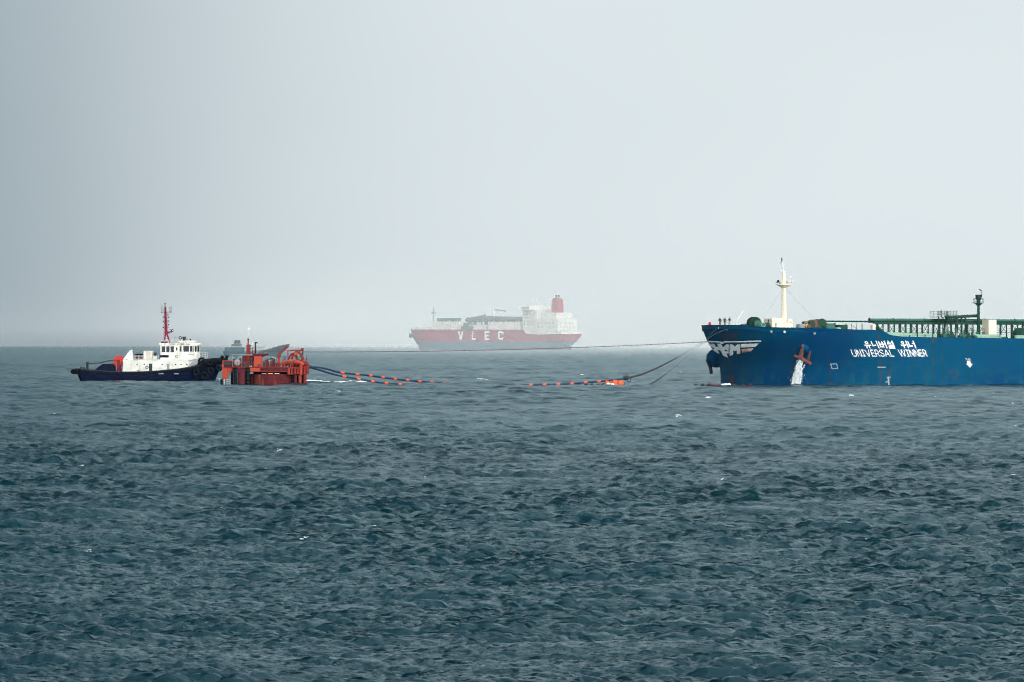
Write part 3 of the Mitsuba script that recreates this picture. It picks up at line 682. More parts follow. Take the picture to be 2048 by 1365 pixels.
sup.add('deck_rail', rail([(12.5, -4.2, 3.0), (22, -4.2, 3.2), (27.5, -4.0, 4.6)], 1.1, 1.5, 0.06), 'white_paint')
sup.add('bow_post', [rod((28.3, 0, 4.4), (28.3, 0, 7.2), 0.16, 6), rod((29.6, 0, 5.2), (29.6, 0, 7.4), 0.12, 6)], 'white_paint')


# ------------------------------------------------------------------ the tanker: hull form (x aft from the stem at the water, y to port, z up)
BEAM, ENTRY, FULL = 30.0, 35.0, 2.0


def stem(z):
    return np.interp(z, [-3, 0, 3, 4.5, 6, 8, 10, 13.5], [0, 0, 0, -0.2, -0.75, -1.9, -3.1, -4.4])


def outline(u, z):
    """Point (x, y) of the hull at height z; u runs along the port side: 0 at the stem, 1 where the sides run parallel, then metres aft as u - 1."""
    u, z = np.broadcast_arrays(np.asarray(u, float), np.asarray(z, float))
    a = np.clip(np.abs(u), 0, 1) * np.pi / 2
    full = FULL + 0.012 * np.clip(z, 0, 13)
    x = stem(z) + ENTRY * (1 - np.cos(a) ** (2 / full)) + np.maximum(np.abs(u) - 1, 0)
    y = BEAM * np.sin(a) ** (2 / full) * np.sign(u)
    return x, y


def rail_height(x):
    return np.interp(x, [-6, -2, 0.2, 5, 10, 17, 20.8, 21.4, 23.4, 25.5, 30, 44, 56, 160], [13.32, 13.22, 12.8, 12.65, 12.5, 12.22, 12.16, 12.08, 10.95, 10.74, 10.6, 10.44, 10.28, 9.9])


TYAW = 0.419
TLOC = (48.714, 1254, -0.106)
ship = Thing('crude_tanker', 'long blue tanker with cream foremast and green deck piping, its bow pointing left', 'tanker', loc=TLOC, yaw=TYAW)
ship.m[:3, 1] *= -1          # y runs to port, towards the camera


def mirrored_add(self, name, mesh, mat, parent=None, smooth=False, label=None, kind=None):
    mesh = cat(mesh) if isinstance(mesh, (list, tuple)) else mesh.copy()
    mesh.invert()
    return Thing.add(self, name, mesh, mat, parent, smooth, label, kind)


ship.add = lambda *a, **k: mirrored_add(ship, *a, **k)


def hull_paint(p, n, uv):
    x = (p.x - 48.714) * 0.914 + (p.y - 1254) * 0.407
    y = (p.x - 48.714) * 0.407 - (p.y - 1254) * 0.914
    z = p.z + 0.106
    blot = fbm(x * 0.07 + y * 0.05, z * 0.16, 2.0, 3)
    run = fbm(x * 0.8 + y * 0.8, z * 0.05, 5.0, 4)
    fine = fbm(x * 0.5 + y * 0.5, z * 0.6, 8.0, 4)
    plate_x, plate_z = x / 11.0 - dr.floor(x / 11.0), z / 2.9 - dr.floor(z / 2.9)
    seam = smoothstep(0.012, 0.0, dr.minimum(plate_x, 1 - plate_x)) * 0.5 + smoothstep(0.02, 0.0, dr.minimum(plate_z, 1 - plate_z)) * 0.5
    blue = mix((0.0004, 0.042, 0.122), (0.0006, 0.057, 0.128), smoothstep(0.3, 0.7, blot))
    blue = mix(blue, (0.001, 0.024, 0.070), seam * 0.4)
    blue = mix(blue, (0.004, 0.050, 0.075), smoothstep(0.5, 0.78, run) * 0.55)
    stem_rust = dr.exp(-dr.square((y + 0.9 * fine - 0.2) / 1.0)) * smoothstep(9.5, 4.0, z) * smoothstep(14.0, 6.0, x)
    spot = dr.exp(-dr.square((x - 38.242) / 1.3) - dr.square((z - 1.9) / 0.9))
    chock = dr.exp(-dr.square((x + 3.1) / 0.5)) * smoothstep(11.9, 11.0, z) * smoothstep(8.5, 10.0, z) * smoothstep(0, 3, y)
    boot = smoothstep(0.5, 0.1, z + 0.5 * fine)
    blue = mix(blue, (0.010, 0.075, 0.115), smoothstep(0.52, 0.70, fine) * smoothstep(7.0, 1.0, z) * 0.5)     # salt and scuffs low down
    rust = dr.clip(stem_rust * 0.95 * smoothstep(0.35, 0.6, fbm(x * 1.6 + y * 1.4, z * 0.25, 1.0, 3)) + spot * 0.75 * smoothstep(0.40, 0.62, fine) + chock * 0.4 + boot * 0.25 * fine, 0, 0.9)
    rust = rust + smoothstep(0.60, 0.80, run) * smoothstep(0.40, 0.65, fine) * 0.38
    return mix(blue, (0.085, 0.040, 0.022), rust)


scene['hull_blue'] = dict(type='twosided', bsdf=dict(type='principled', base_color=proc(hull_paint), roughness=0.45, specular=0.03))


def build_hull():
    u = np.concatenate([np.linspace(0, 1, 46)[:-1], 1 + np.linspace(0, 12, 12), [20, 40, 70, 110]])
    t = np.linspace(0, 1, 15)
    x0, _ = outline(u, 12.0)
    top = rail_height(x0)
    rows = [(outline(u, -2 + (top + 2) * k), -2 + (top + 2) * k) for k in t]
    st = np.stack([np.stack([q[0], np.maximum(q[1], 0.01), z], -1) for q, z in rows], 1)
    return loft(st, 0.95, 0.25)


thull = ship.add('hull', build_hull(), 'hull_blue', smooth=28)


def on_hull(u, z, off=0.035):
    """Points (and outward normals) on the hull's side."""
    u, z = np.asarray(u, float), np.asarray(z, float)
    e = 1e-3
    p = np.stack([*outline(u, z), z], -1)
    a = np.stack([*outline(u + e, z), z], -1) - np.stack([*outline(u - e, z), z], -1)
    b = np.stack([*outline(u, z + e), z + e], -1) - np.stack([*outline(u, z - e), z - e], -1)
    n = np.cross(b, a)
    n /= np.linalg.norm(n, axis=-1, keepdims=True)
    n = n * np.where((n[..., :1] * (p[..., :1] - 60) + n[..., 1:2] * p[..., 1:2]) < 0, -1, 1)
    return p + n * off, n


def decal(poly, off=0.06, edge=1.2):
    """Paint of a given outline, polygons in (u, z), lying on the hull."""
    g = ops.unary_union(poly) if isinstance(poly, list) else poly
    out = []
    for q in getattr(g, 'geoms', [g]):
        if q.area < 1e-9:
            continue
        q = q.segmentize(0.03)
        v, f = trimesh.creation.triangulate_polygon(q, engine='earcut')
        m = trimesh.Trimesh(np.c_[v, v[:, 0] * 0], f, process=False)
        s = np.array([30.0, 1, 1])
        vv, ff = trimesh.remesh.subdivide_to_size(m.vertices * s, m.faces, edge)
        vv = vv / s
        p, n = on_hull(vv[:, 0], vv[:, 1], off)
        w = trimesh.Trimesh(p, ff, process=False)
        if (w.face_normals * n[ff[:, 0]]).sum() < 0:
            w.invert()
        out.append(w)
    return cat(out)


ARC_U = np.concatenate([np.linspace(0, 1, 400), 1 + np.linspace(0.05, 30, 300)])
ARC_X, ARC_Y = outline(ARC_U, 7.5)
ARC_S = np.concatenate([[0], np.cumsum(np.hypot(np.diff(ARC_X), np.diff(ARC_Y)))])


def u_at(s):
    return np.interp(s, ARC_S, ARC_U)


def s_at(u):
    return np.interp(u, ARC_U, ARC_S)


def lettering(text, u0, u1, z0, z1, slant=0.16, gap=0.0, bold=False):
    """A word along the hull between u0 and u1, capitals from z0 to z1."""
    ms, x = [], 0.0
    for ch in text:
        m = meshkit.text_mesh(ch, 1.0, 0.02, bold=bold)
        w = m.bounds[1, 0] - m.bounds[0, 0]
        m.apply_translation([x - m.bounds[0, 0], 0, 0])
        ms.append(m)
        x += w + gap
    x -= gap
    m = cat(ms)
    h = z1 - z0
    s0, s1 = s_at(u0), s_at(u1) - slant * h
    s = s0 + m.vertices[:, 0] / x * (s1 - s0) + slant * m.vertices[:, 1] * h
    z = z0 + m.vertices[:, 1] * h
    p, n = on_hull(u_at(s), z, 0.05)
    w = trimesh.Trimesh(p + n * m.vertices[:, 2:3], m.faces, process=False)
    return w


SYLLABLES = {
    'yu': ([[(0.02, 0.40), (0.98, 0.40)], [(0.34, 0.40), (0.30, 0.0)], [(0.66, 0.40), (0.66, 0.0)]], (0.5, 0.76, 0.24, 0.19)),
    'ni': ([[(0.10, 0.95), (0.10, 0.36), (0.62, 0.42)], [(0.88, 1.0), (0.88, 0.0)]], None),
    'beo': ([[(0.08, 0.92), (0.08, 0.22), (0.50, 0.22), (0.50, 0.92)], [(0.08, 0.57), (0.50, 0.57)], [(0.88, 1.0), (0.88, 0.0)], [(0.60, 0.57), (0.88, 0.57)]], None),
    'seol': ([[(0.32, 1.0), (0.28, 0.80), (0.05, 0.55)], [(0.28, 0.80), (0.56, 0.58)], [(0.86, 1.0), (0.86, 0.50)], [(0.62, 0.78), (0.86, 0.78)], [(0.15, 0.40), (0.86, 0.40), (0.86, 0.21), (0.15, 0.21), (0.15, 0.03), (0.92, 0.03)]], None),
    'wi': ([[(0.02, 0.40), (0.74, 0.44)], [(0.38, 0.42), (0.38, 0.02)], [(0.90, 1.0), (0.90, 0.0)]], (0.38, 0.77, 0.21, 0.18)),
    'neo': ([[(0.10, 0.92), (0.10, 0.27), (0.56, 0.33)], [(0.88, 1.0), (0.88, 0.0)], [(0.58, 0.64), (0.88, 0.64)]], None),
}


def syllable(name, u0, u1, z0, z1, slant=0.16):
    lines, o = SYLLABLES[name]
    parts = [sg.LineString(q).buffer(0.080, cap_style='flat', join_style='mitre') for q in lines]
    if o:
        e = affinity.translate(affinity.scale(sg.Point(0, 0).buffer(1, 16), o[2], o[3]), o[0], o[1])
        i = affinity.translate(affinity.scale(sg.Point(0, 0).buffer(1, 16), o[2] - 0.12, o[3] - 0.12), o[0], o[1])
        parts.append(e.difference(i))
    g = ops.unary_union(parts).segmentize(0.2)
    s0, s1, h = s_at(u0), s_at(u1), z1 - z0

    def put(x, y):
        x, y = np.asarray(x), np.asarray(y)
        return u_at(s0 + x * (s1 - s0) + slant * (y - 0.5) * h), z0 + y * h
    return decal(ops.transform(put, g))


# name on the bow
nz0, nz1 = 6.362, 7.885
ship.add('english_name', lettering('UNIVERSAL', 0.669, 0.843, nz0, nz1, 0.18, 0.14), 'letter_white', thull)
ship.add('english_name', lettering('WINNER', 0.862, 0.98, nz0, nz1, 0.18, 0.14), 'letter_white', thull)
kz0, kz1 = 8.157, 9.788
for name, u0, u1 in (('yu', 0.741, 0.77), ('ni', 0.774, 0.801), ('beo', 0.804, 0.834), ('seol', 0.837, 0.866), ('wi', 0.891, 0.921), ('neo', 0.923, 0.951)):
    ship.add('korean_syllable', syllable(name, u0, u1, kz0, kz1), 'letter_white', thull)

# winged emblem round the stem


def logo_paint(p, n, uv):
    q = fbm(p.x * 1.1, p.y * 1.1, p.z * 0.9, 4)
    x = p.x - 51.314
    near = dr.exp(-dr.square(x / 1.5)) * smoothstep(9.0, 6.8, p.z)
    r = dr.clip(near * smoothstep(0.30, 0.55, q) * 1.1 + smoothstep(0.62, 0.8, q) * 0.3, 0, 1)
    return mix((0.88, 0.89, 0.88), (0.42, 0.15, 0.045), r)


scene['emblem_paint'] = dict(type='twosided', bsdf=dict(type='principled', base_color=proc(logo_paint), roughness=0.6, specular=0.15))
P = sg.Polygon
right_band = [(0.01239, 9.536), (0.03273, 9.76), (0.1726, 9.763), (0.2858, 9.867), (0.2759, 9.577), (0.1683, 9.489), (0.03038, 9.451), (0.003002, 9.088)]
bar1 = [(0.1457, 9.112), (0.206, 9.148), (0.2628, 9.252), (0.2306, 8.5), (0.1821, 8.395), (0.1323, 8.306)]
bar2 = [(0.1335, 7.98), (0.1771, 8.069), (0.2171, 8.226), (0.1911, 7.557), (0.1261, 7.208)]
second_m = [(0.06079, 9.022), (0.08409, 9.023), (0.0926, 8.526), (0.1197, 9.025), (0.1371, 9.026), (0.1094, 7.001), (0.08103, 6.894), (0.09228, 7.84), (0.07312, 7.46), (0.06609, 7.803), (0.04536, 6.718), (0.01075, 6.49)]
centre_m = [(-0.008115, 8.347), (0.03198, 9.038), (0.05398, 9.039), (0.016, 7.179), (-0.01323, 6.934), (0.006152, 7.918), (-0.02913, 7.484)]
flip = lambda q: [(-a, b) for a, b in q]
h0, h1 = min(q[0] for q in second_m), max(q[0] for q in second_m)
ha, hb = h0 + (h1 - h0) * 0.36, h1 - (h1 - h0) * 0.36
letter_h = [P([(-h1, 7.2), (-h1, 9.15), (-hb, 9.15), (-hb, 6.9)]), P([(-ha, 6.5), (-ha, 9.15), (-h0, 9.15), (-h0, 6.1)]), P([(-hb - 0.004, 7.75), (-hb - 0.004, 8.45), (-ha + 0.004, 8.45), (-ha + 0.004, 7.75)])]
emb = ship.add('emblem', decal(P(right_band + flip(right_band)[::-1][1:-1]).buffer(0)), 'emblem_paint', thull)
for q in (bar1, bar2):
    ship.add('emblem_bar', decal(P(q).buffer(0)), 'emblem_paint', thull)
    ship.add('emblem_bar', decal(P(flip(q)).buffer(0)), 'emblem_paint', thull)
ship.add('emblem_letter', decal(P(second_m).buffer(0)), 'emblem_paint', thull)
ship.add('emblem_letter', decal(P(centre_m + flip(centre_m)[::-1][:-1]).buffer(0)), 'emblem_paint', thull)
ship.add('emblem_letter', decal(letter_h), 'emblem_paint', thull)

# marks lower down


def mark(pts):
    return decal(P(pts))


ua, za = 9.038, 4.864
ship.add('arrow_mark', mark([(ua - 0.40, za + 0.45), (ua + 0.40, za + 0.45), (ua + 0.40, za - 0.1), (ua + 0.85, za - 0.1), (ua, za - 0.95), (ua - 0.85, za - 0.1), (ua - 0.40, za - 0.1)]), 'letter_white', thull)
ship.add('mark_text', lettering('TUG', ua - 0.62, ua + 0.62, za + 0.58, za + 1.05, 0.0, 0.1), 'letter_white', thull)
us, zs = 0.575, 4.24
sq = P([(us - 0.014, zs - 0.6), (us + 0.014, zs - 0.6), (us + 0.014, zs + 0.6), (us - 0.014, zs + 0.6)])
ship.add('square_mark', decal(sq.difference(P([(us - 0.0105, zs - 0.45), (us + 0.0105, zs - 0.45), (us + 0.0105, zs + 0.45), (us - 0.0105, zs + 0.45)]))), 'rope_pale', thull)
ud = 0.792
ship.add('draught_mark', mark([(ud - 0.003, -0.3), (ud + 0.003, -0.3), (ud + 0.003, 1.8), (ud - 0.003, 1.8)]), 'rope_pale', thull)
ship.add('draught_mark', mark([(ud - 0.006, 1.75), (ud + 0.010, 1.75), (ud + 0.010, 1.95), (ud - 0.006, 1.95)]), 'rope_pale', thull)
ship.add('draught_mark', mark([(ud - 0.014, 0.75), (ud, 0.75), (ud, 0.92), (ud - 0.014, 0.92)]), 'rope_pale', thull)
ub, zb = 0.769, 4.024
ship.add('thruster_mark', mark([(ub - 0.017, zb - 0.1), (ub + 0.017, zb - 0.1), (ub + 0.017, zb + 0.12), (ub - 0.017, zb + 0.12)]), 'rope_pale', thull)
# hull openings and lamps
for px, (u, z), m in ((0, [(0.02536, 12.65)][0], 'white_paint'), (0, [(0.08451, 12.38)][0], 'grey_paint'), (1, (0.355, 11.856), 'mint_plate'), (1, (0.42, 11.8), 'white_paint'), (2, (0.555, 11.418), 'grey_paint')):
    q, n = on_hull(u, z, 0.0)
    fl = ship.add('fairlead', rod(q - n * 0.15, q + n * 0.10, 0.42 if px < 2 else 0.3, 16), 'dark_steel', thull, smooth=40)
    ship.add('roller', ball(q + n * 0.12 + np.array([0.05, 0, -0.05]), 0.25 if px == 0 else 0.30, 2), m, fl, smooth=True)


def anchor(u, z, k, out, bolster, m1, proud=-0.25):
    """The bolster and stockless anchor at the hawse pipe; k mirrors left and right."""
    q, n = on_hull(u, z, 0.0)
    t = np.cross(n, [0, 0, 1])
    t /= np.linalg.norm(t)
    if t[0] < 0:
        t = -t
    up = np.cross(t, n)
    up = up if up[2] > 0 else -up
    A = lambda a, b, c: q + t * a * 0.88 * k + up * b * 0.88 + n * c
    b_ = ship.add('anchor_bolster', [ball(q + n * proud + up * 0.5, bolster, 3), rod(A(0, 0.6, 0), A(0, 0.5, out), bolster * 0.85, 20, bolster * 0.6)], 'hull_blue', thull, smooth=50)
    d = out + 0.35
    an = ship.add('anchor', [rod(A(0.12, 1.9, d - 0.3), A(-0.45, -1.05, d + 0.1), 0.26, 10, 0.34), ball(A(0.1, 1.95, d - 0.3), 0.36, 1)], m1, smooth=40)
    ship.add('crown', [rod(A(-2.3, -0.45, d + 0.1), A(-0.6, -1.0, d + 0.2), 0.26, 10, 0.42), rod(A(-0.6, -1.0, d + 0.2), A(1.5, -2.45, d + 0.15), 0.42, 10, 0.34), ball(A(1.55, -2.5, d + 0.15), 0.42, 1)], m1, an, smooth=40)
    for pts in (((-1.15, -0.75), (-0.35, -0.95), (-0.05, 1.55), (-0.45, 1.2)), ((0.75, -1.9), (1.35, -2.2), (2.25, 1.0), (1.7, 0.5))):
        c3 = [A(a, b, d + e) for a, b in pts for e in (-0.05, 0.32)]
        ship.add('fluke', trimesh.convex.convex_hull(np.array(c3)), m1, an)
    return A, d


A_PORT, DP = anchor(0.471, 7.502, 1, 1.0, 1.25, 'anchor_rust')
anchor(-0.345, 5.6, -1, 1.9, 2.1, 'dark_steel', 0.5)
ship.add('bow_light', [ball((-4.15, -3.2, 13.5), (0.32, 0.32, 0.42), 2)], 'red_paint', smooth=True)

# forecastle
DK = 12.3
fore = ship.add('bow_platform', slab(-3.2, 1.0, -3.5, 6.5, 12.95, 13.15, 0.04), 'deck_green')
ship.add('platform_rail', rail([(-2.6, 5.4, 13.15), (-2.8, 1.0, 13.15), (-2.2, -2.5, 13.15)], 1.0, 0.9, 0.022), 'white_paint', fore)
ship.add('davit', [rod((-1.236, 4, 12.3), (-1.236, 4, 14.0), 0.11, 8), rod((-1.236, 4, 13.8), (0.601, 4, 16.376), 0.13, 8)], 'white_paint')
xw = 5.165
wl = ship.add('windlass', [drum((xw, 0, 13.55), 1.5, 1.6, 'y', 28)], 'dark_green', smooth=40)
ship.add('gypsy', [drum((xw, 1.9, 13.4), 0.9, 0.5, 'y', 18), drum((xw + 0.2, 3.2, 13.1), 0.7, 0.8, 'y', 16)], 'pipe_green', wl, smooth=40)
ship.add('gearbox', slab(xw + 0.9, xw + 2.4, -1.5, 3.5, 12.2, 13.2, 0.12), 'dark_green', wl)
ship.add('brake_wheel', ring((xw + 0.5, 3.7, 13.3), 0.45, 0.07, 'y', 16, 6), 'mint_plate', wl)
for px, r in ((1478, 0.22), (1482, 0.28), (1487, 0.34), (1491, 0.30)):
    ship.add('chain_link', ring((0.0 + 2.211 + (px - 1484) * 0.115, 0.5, 12.95 + r * 0.5), r, 0.11, 'y', 12, 6), 'dark_steel')
xq = 6.878
ship.add('winch', [drum((xq, 2, 13.0), 0.8, 2.2, 'y', 18), slab(xq - 0.3, xq + 1.0, 1.0, 3.4, 12.2, 12.9, 0.1)], 'deck_green', smooth=40)
ship.add('lamp_post', [rod((xq + 0.6, 2.5, 12.3), (xq + 0.6, 2.5, 14.3), 0.09, 6), ball((xq + 0.6, 2.5, 14.35), 0.16, 1)], 'dark_steel')
# foremast and its house
x0, x1 = 8.353, 11.19
mh = ship.add('mast_house', slab(x0, x1, -1.5, 2.5, 11.9, 14.689, 0.06), 'cream_paint')
ship.add('house_step', [slab(x0 + 0.8, x1 + 1.9, 2.55, 3.2, 11.9, 13.751, 0.05)], 'cream_paint', mh)
ship.add('house_rail', rail([(x0 + 0.6, 3.25, 13.1), (x1, 3.25, 13.1)], 0.9, 0.8, 0.025, 2), 'grey_paint', mh)
xm = 12.069
mast = ship.add('foremast', rod((xm, 1, 11.9), (xm, 1, 21.829), 0.60, 18, 0.50), 'cream_paint', smooth=40)
ship.add('mast_base', slab(xm - 0.9, xm + 0.9, 0.1, 1.9, 11.9, 13.2, 0.1), 'cream_paint', mast)
ship.add('mast_locker', [slab(xm + 0.8, xm + 1.7, 0.6, 1.8, 11.9, 14.533, 0.08)], 'cream_paint', mast)
ship.add('locker_door', box(xm + 0.95, xm + 1.55, 1.8, 1.84, 12.3, 13.9), 'anchor_rust', mast)
pz = 22.16
pf = ship.add('mast_platform', [plate([(xm + 1.9 * math.cos(a), 1 + 1.5 * math.sin(a)) for a in np.arange(8) * math.pi / 4 + 0.39], pz, pz + 0.15), rod((xm, 1, pz - 0.7), (xm, 1, pz), 0.55, 12, 1.6)], 'cream_paint', mast)
ship.add('platform_rail', rail([(xm - 1.8, 2.2, pz + 0.15), (xm + 1.8, 2.2, pz + 0.15)], 0.9, 0.7, 0.03), 'cream_paint', mast)
ship.add('fog_horn', [rod((xm - 1.3, 1.6, pz + 0.6), (xm - 1.9, 1.9, pz + 0.75), 0.12, 10, 0.34), rod((xm - 1.3, 1.6, pz + 0.15), (xm - 1.3, 1.6, pz + 0.7), 0.14, 8)], 'dark_steel', mast)
ship.add('platform_lamp', [ball((xm + 0.3, 2.0, pz + 0.55), 0.24, 1), box(xm + 1.2, xm + 1.8, 1.6, 1.8, pz + 0.5, pz + 0.6), rod((xm - 1.9, 1.5, pz + 0.45), (xm - 2.4, 1.6, pz + 0.6), 0.07, 6)], 'dark_steel', mast)
ship.add('radar_dome', [ball((xm + 1.6, 1.0, 23.715), (0.30, 0.28, 0.42), 2), rod((xm + 1.6, 1.0, pz), (xm + 1.6, 1.0, pz + 1.2), 0.09, 6)], 'white_paint', mast, smooth=40)
up = ship.add('upper_mast', rod((xm, 1, pz), (xm - 0.05, 1, 25.145), 0.48, 14, 0.38), 'cream_paint', mast, smooth=40)
tz = 25.145
ship.add('top_pole', [rod((xm - 0.05, 1, tz - 0.2), (xm - 0.55, 1, 27.464), 0.16, 8), slab(xm - 1.05, xm - 0.1, 0.7, 1.3, tz - 0.05, tz + 0.12, 0.03), slab(xm - 0.95, xm - 0.25, 0.75, 1.25, 26.911, 27.077, 0.02)], 'white_paint', mast)
ship.add('top_light', [rod((xm - 0.55, 1, 27.464), (xm - 0.55, 1, 28.127), 0.14, 8), ball((xm - 0.6, 1, 27.132), 0.22, 1)], 'dark_steel', mast)
ship.add('mast_ladder', ladder((xm - 0.3, 1.62, 13.2), (xm - 0.2, 1.55, pz), 0.4, 0.02), 'grey_paint', mast)
for a, b in ((-9.0, 4.0), (9.0, 3.0), (5.0, 9.0)):
    ship.add('stay', rod((xm, 1, pz - 0.4), (xm + a, 1 + b, 12.2), 0.018, 4), 'grey_paint', mast)

# mooring gear between the mast and the break of the forecastle
g0 = 13.495
ship.add('chock_box', slab(g0 - 0.6, g0 + 0.9, 5.0, 7.0, 11.6, 13.5, 0.25), 'grey_paint')
ship.add('valve_wheel', [ring((g0 + 1.3, 6.5, 13.5), 0.36, 0.07, 'y', 14, 6), rod((g0 + 1.3, 6.5, 12.2), (g0 + 1.3, 6.5, 13.5), 0.08, 6)], 'yellow_paint')
ship.add('deck_pump', [drum((g0 + 2.1, 6, 13.0), 0.45, 0.8, 'y', 14), rod((g0 + 2.2, 6.2, 12), (g0 + 2.2, 6.2, 13.4), 0.3, 10)], 'anchor_rust')
g1 = 18.719
wn = ship.add('mooring_winch', [drum((g1, 4, 13.6), 1.0, 0.5, 'y', 22), drum((g1, 2.2, 13.6), 0.85, 2.6, 'y', 18)], 'anchor_rust', smooth=40)
ship.add('winch_side', drum((g1 + 1.1, 4.2, 13.6), 1.1, 0.35, 'y', 22), 'deck_green', wn, smooth=40)
ship.add('winch_bed', [slab(g1 - 2.6, g1 + 1.2, 1.0, 5.0, 11.9, 12.9, 0.1), slab(g1 - 2.6, g1 - 1.0, 1.5, 5.2, 12.4, 14.1, 0.25)], 'deck_green', wn)
g2 = 20.812
ship.add('power_pack', slab(g2 - 1.2, g2 + 0.9, 4.0, 7.0, 11.7, 13.3, 0.15), 'pipe_green')
ship.add('power_pack', slab(g2 + 1.4, g2 + 2.4, 4.0, 7.0, 11.7, 12.7, 0.15), 'mint_plate')
g3 = 24.29
ship.add('hose_locker', slab(g3 - 1.2, g3 + 0.85, 3.5, 6.5, 11.5, 13.3, 0.12), 'deck_green')
ship.add('locker_ramp', prism([(g3 + 0.85, 11.5), (g3 + 0.85, 12.3), (g3 + 1.9, 11.5)], 3.6, 6.4), 'dark_steel')
ship.add('pipe_bend', pipe(curve([(g2 - 3.4, 3, 13.3), (g2 - 2.6, 3, 13.75), (g2, 3, 13.65), (g2 + 3, 3, 13.6)], 14), 0.22, 10), 'pipe_green', smooth=40)

# the pipe rack along the deck
MD = 10.5
pa, pb, pc = 21.217, 32.19, 105.0
rk = ship.add('fore_pipe', rod((pa, 3, 14.101), (pb, 3, 14.052), 0.17, 10), 'deck_green', smooth=40)
for x in np.arange(pa + 5.2, pb - 0.5, 1.35):
    ship.add('pipe_post', rod((x, 3, 11.0), (x, 3, 13.6), 0.06 if int(x * 10) % 2 else 0.10, 6), 'deck_green', rk)
for x in np.arange(pa + 6.5, pb - 2.5, 2.7):
    ship.add('pipe_brace', rod((x, 3, 13.4), (x + 2.4, 3, 11.6), 0.035, 5), 'deck_green', rk)
zp = 14.404
mp = ship.add('main_pipe', rod((pb, 3, zp), (pc, 3, zp - 0.25), 0.34, 14), 'pipe_green', smooth=40)
ship.add('pipe_flange', [rod((x, 3, zp - (x - pb) * 0.003), (x + 0.16, 3, zp - (x - pb) * 0.003), 0.46, 14) for x in (pb, )], 'deck_green', mp)
for x in np.arange(pb + 6, 80, 7.7):
    ship.add('pipe_flange', rod((x, 3, zp - (x - pb) * 0.003), (x + 0.16, 3, zp - (x - pb) * 0.003), 0.44, 14), 'deck_green', mp)
for y, dz, r in ((4.2, -0.62, 0.22), (1.8, -0.4, 0.26), (5.2, -0.85, 0.12)):
    ship.add('side_pipe', rod((pb + 0.4, y, zp + dz), (pc, y, zp + dz - 0.25), r, 10), 'deck_green', mp, smooth=40)
rr = random.Random(5)
xs = np.arange(pb + 1.2, 80, 1.42)
for k, x in enumerate(xs):
    w = rr.choice((0.09, 0.13, 0.21))
    ship.add('rack_post', box(x - w, x + w, 4.6, 4.8, MD - 0.5, zp - 0.6), 'deck_green', mp)
    if k % 2:
        ship.add('rack_post', box(x - w * 0.8, x + w * 0.8, 1.6, 1.8, MD - 0.5, zp - 0.5), 'deck_green', mp)
    if k % 2 == 0:
        ship.add('rack_brace', rod((x, 4.7, zp - 0.9), (x + 1.42, 4.7, MD + 0.9), 0.06, 5), 'deck_green', mp)
        ship.add('rack_brace', rod((x + 1.42, 4.72, zp - 0.9), (x, 4.72, MD + 0.9), 0.06, 5), 'deck_green', mp)
ship.add('walkway', [box(pb + 2, pc, 6.0, 7.2, MD + 1.05, MD + 1.15)], 'deck_green', mp)
ship.add('walkway_rail', rail([(pb + 2.0, 7.2, MD + 1.1), (80, 7.2, MD + 1.1)], 0.9, 1.9, 0.022, 2), 'deck_green', mp)
ship.add('orange_box', slab(30.2, 30.699, 7.4, 8.6, 11.6, 13.3, 0.04), 'cream_paint')
ship.add('stair', [prism([(31.172, 12.4), (31.421, 13.0), (33.667, 11.2), (33.417, 10.9)], 8.2, 9.0)] + [box(30.798 + k * 0.28, 30.798 + k * 0.28 + 0.5, 8.0, 9.2, 12.7 - 0.2 * k, 12.75 - 0.2 * k) for k in range(8)], 'deck_green')
# deck edge
q0, q1, q2, q3 = 24.677, 36.147, 45.833, 52.45
ship.add('deck_coaming', prism([(q0, 10.4), (q0 + 1.5, 10.3), (q1, 10.25), (q1, 11.25), (q0 + 1.2, 11.6), (q0 - 0.6, 11.75)], 26.5, 27.0), 'mint_plate')
ship.add('deck_coaming', prism([(q2, 10.2), (q3, 10.1), (q3, 11.1), (q2, 11.2)], 26.5, 27.0), 'mint_plate')
ship.add('deck_coaming', prism([(q3 + 3.5, 10.1), (q3 + 30, 9.9), (q3 + 30, 10.9), (q3 + 3.5, 11.0)], 26.5, 27.0), 'mint_plate')
for a in np.arange(q0 + 3, q1, 1.9):
    ship.add('coaming_stay', box(a - 0.07, a + 0.07, 27.0, 27.25, 10.3, 11.0 + 0.5 * rr.random()), rr.choice(['deck_green', 'yellow_paint', 'pipe_green']))
for a in np.arange(q1 - 0.5, q2 + 0.3, 0.95):
    h = 0.7 + 0.75 * rr.random()
    ship.add('deck_fitting', rr.choice([lambda: slab(a - 0.4, a + 0.35, 25.8, 27.2, 10.0, 10.2 + h, 0.1), lambda: cat([drum((a, 26.6, 10.9), 0.5, 0.5, 'y', 14), slab(a - 0.3, a + 0.3, 26.2, 27.0, 10, 10.8, 0.05)]), lambda: cat([rod((a, 26.8, 10.0), (a, 26.8, 10.4 + h), 0.17, 8), drum((a, 27.0, 10.3 + h), 0.3, 0.1, 'y', 12)])])(),
             rr.choice(['deck_green', 'deck_green', 'pipe_green', 'dark_steel', 'grey_paint']))
ship.add('edge_rail', rail([(q0 + 2, 29.6, 10.45), (85, 29.6, 9.9)], 1.0, 2.2, 0.02, 2), 'deck_green')
ship.add('deck_plate', plate([(24, -28), (150, -28), (150, 28), (24, 28)], 9.6, 9.9), 'deck_green')
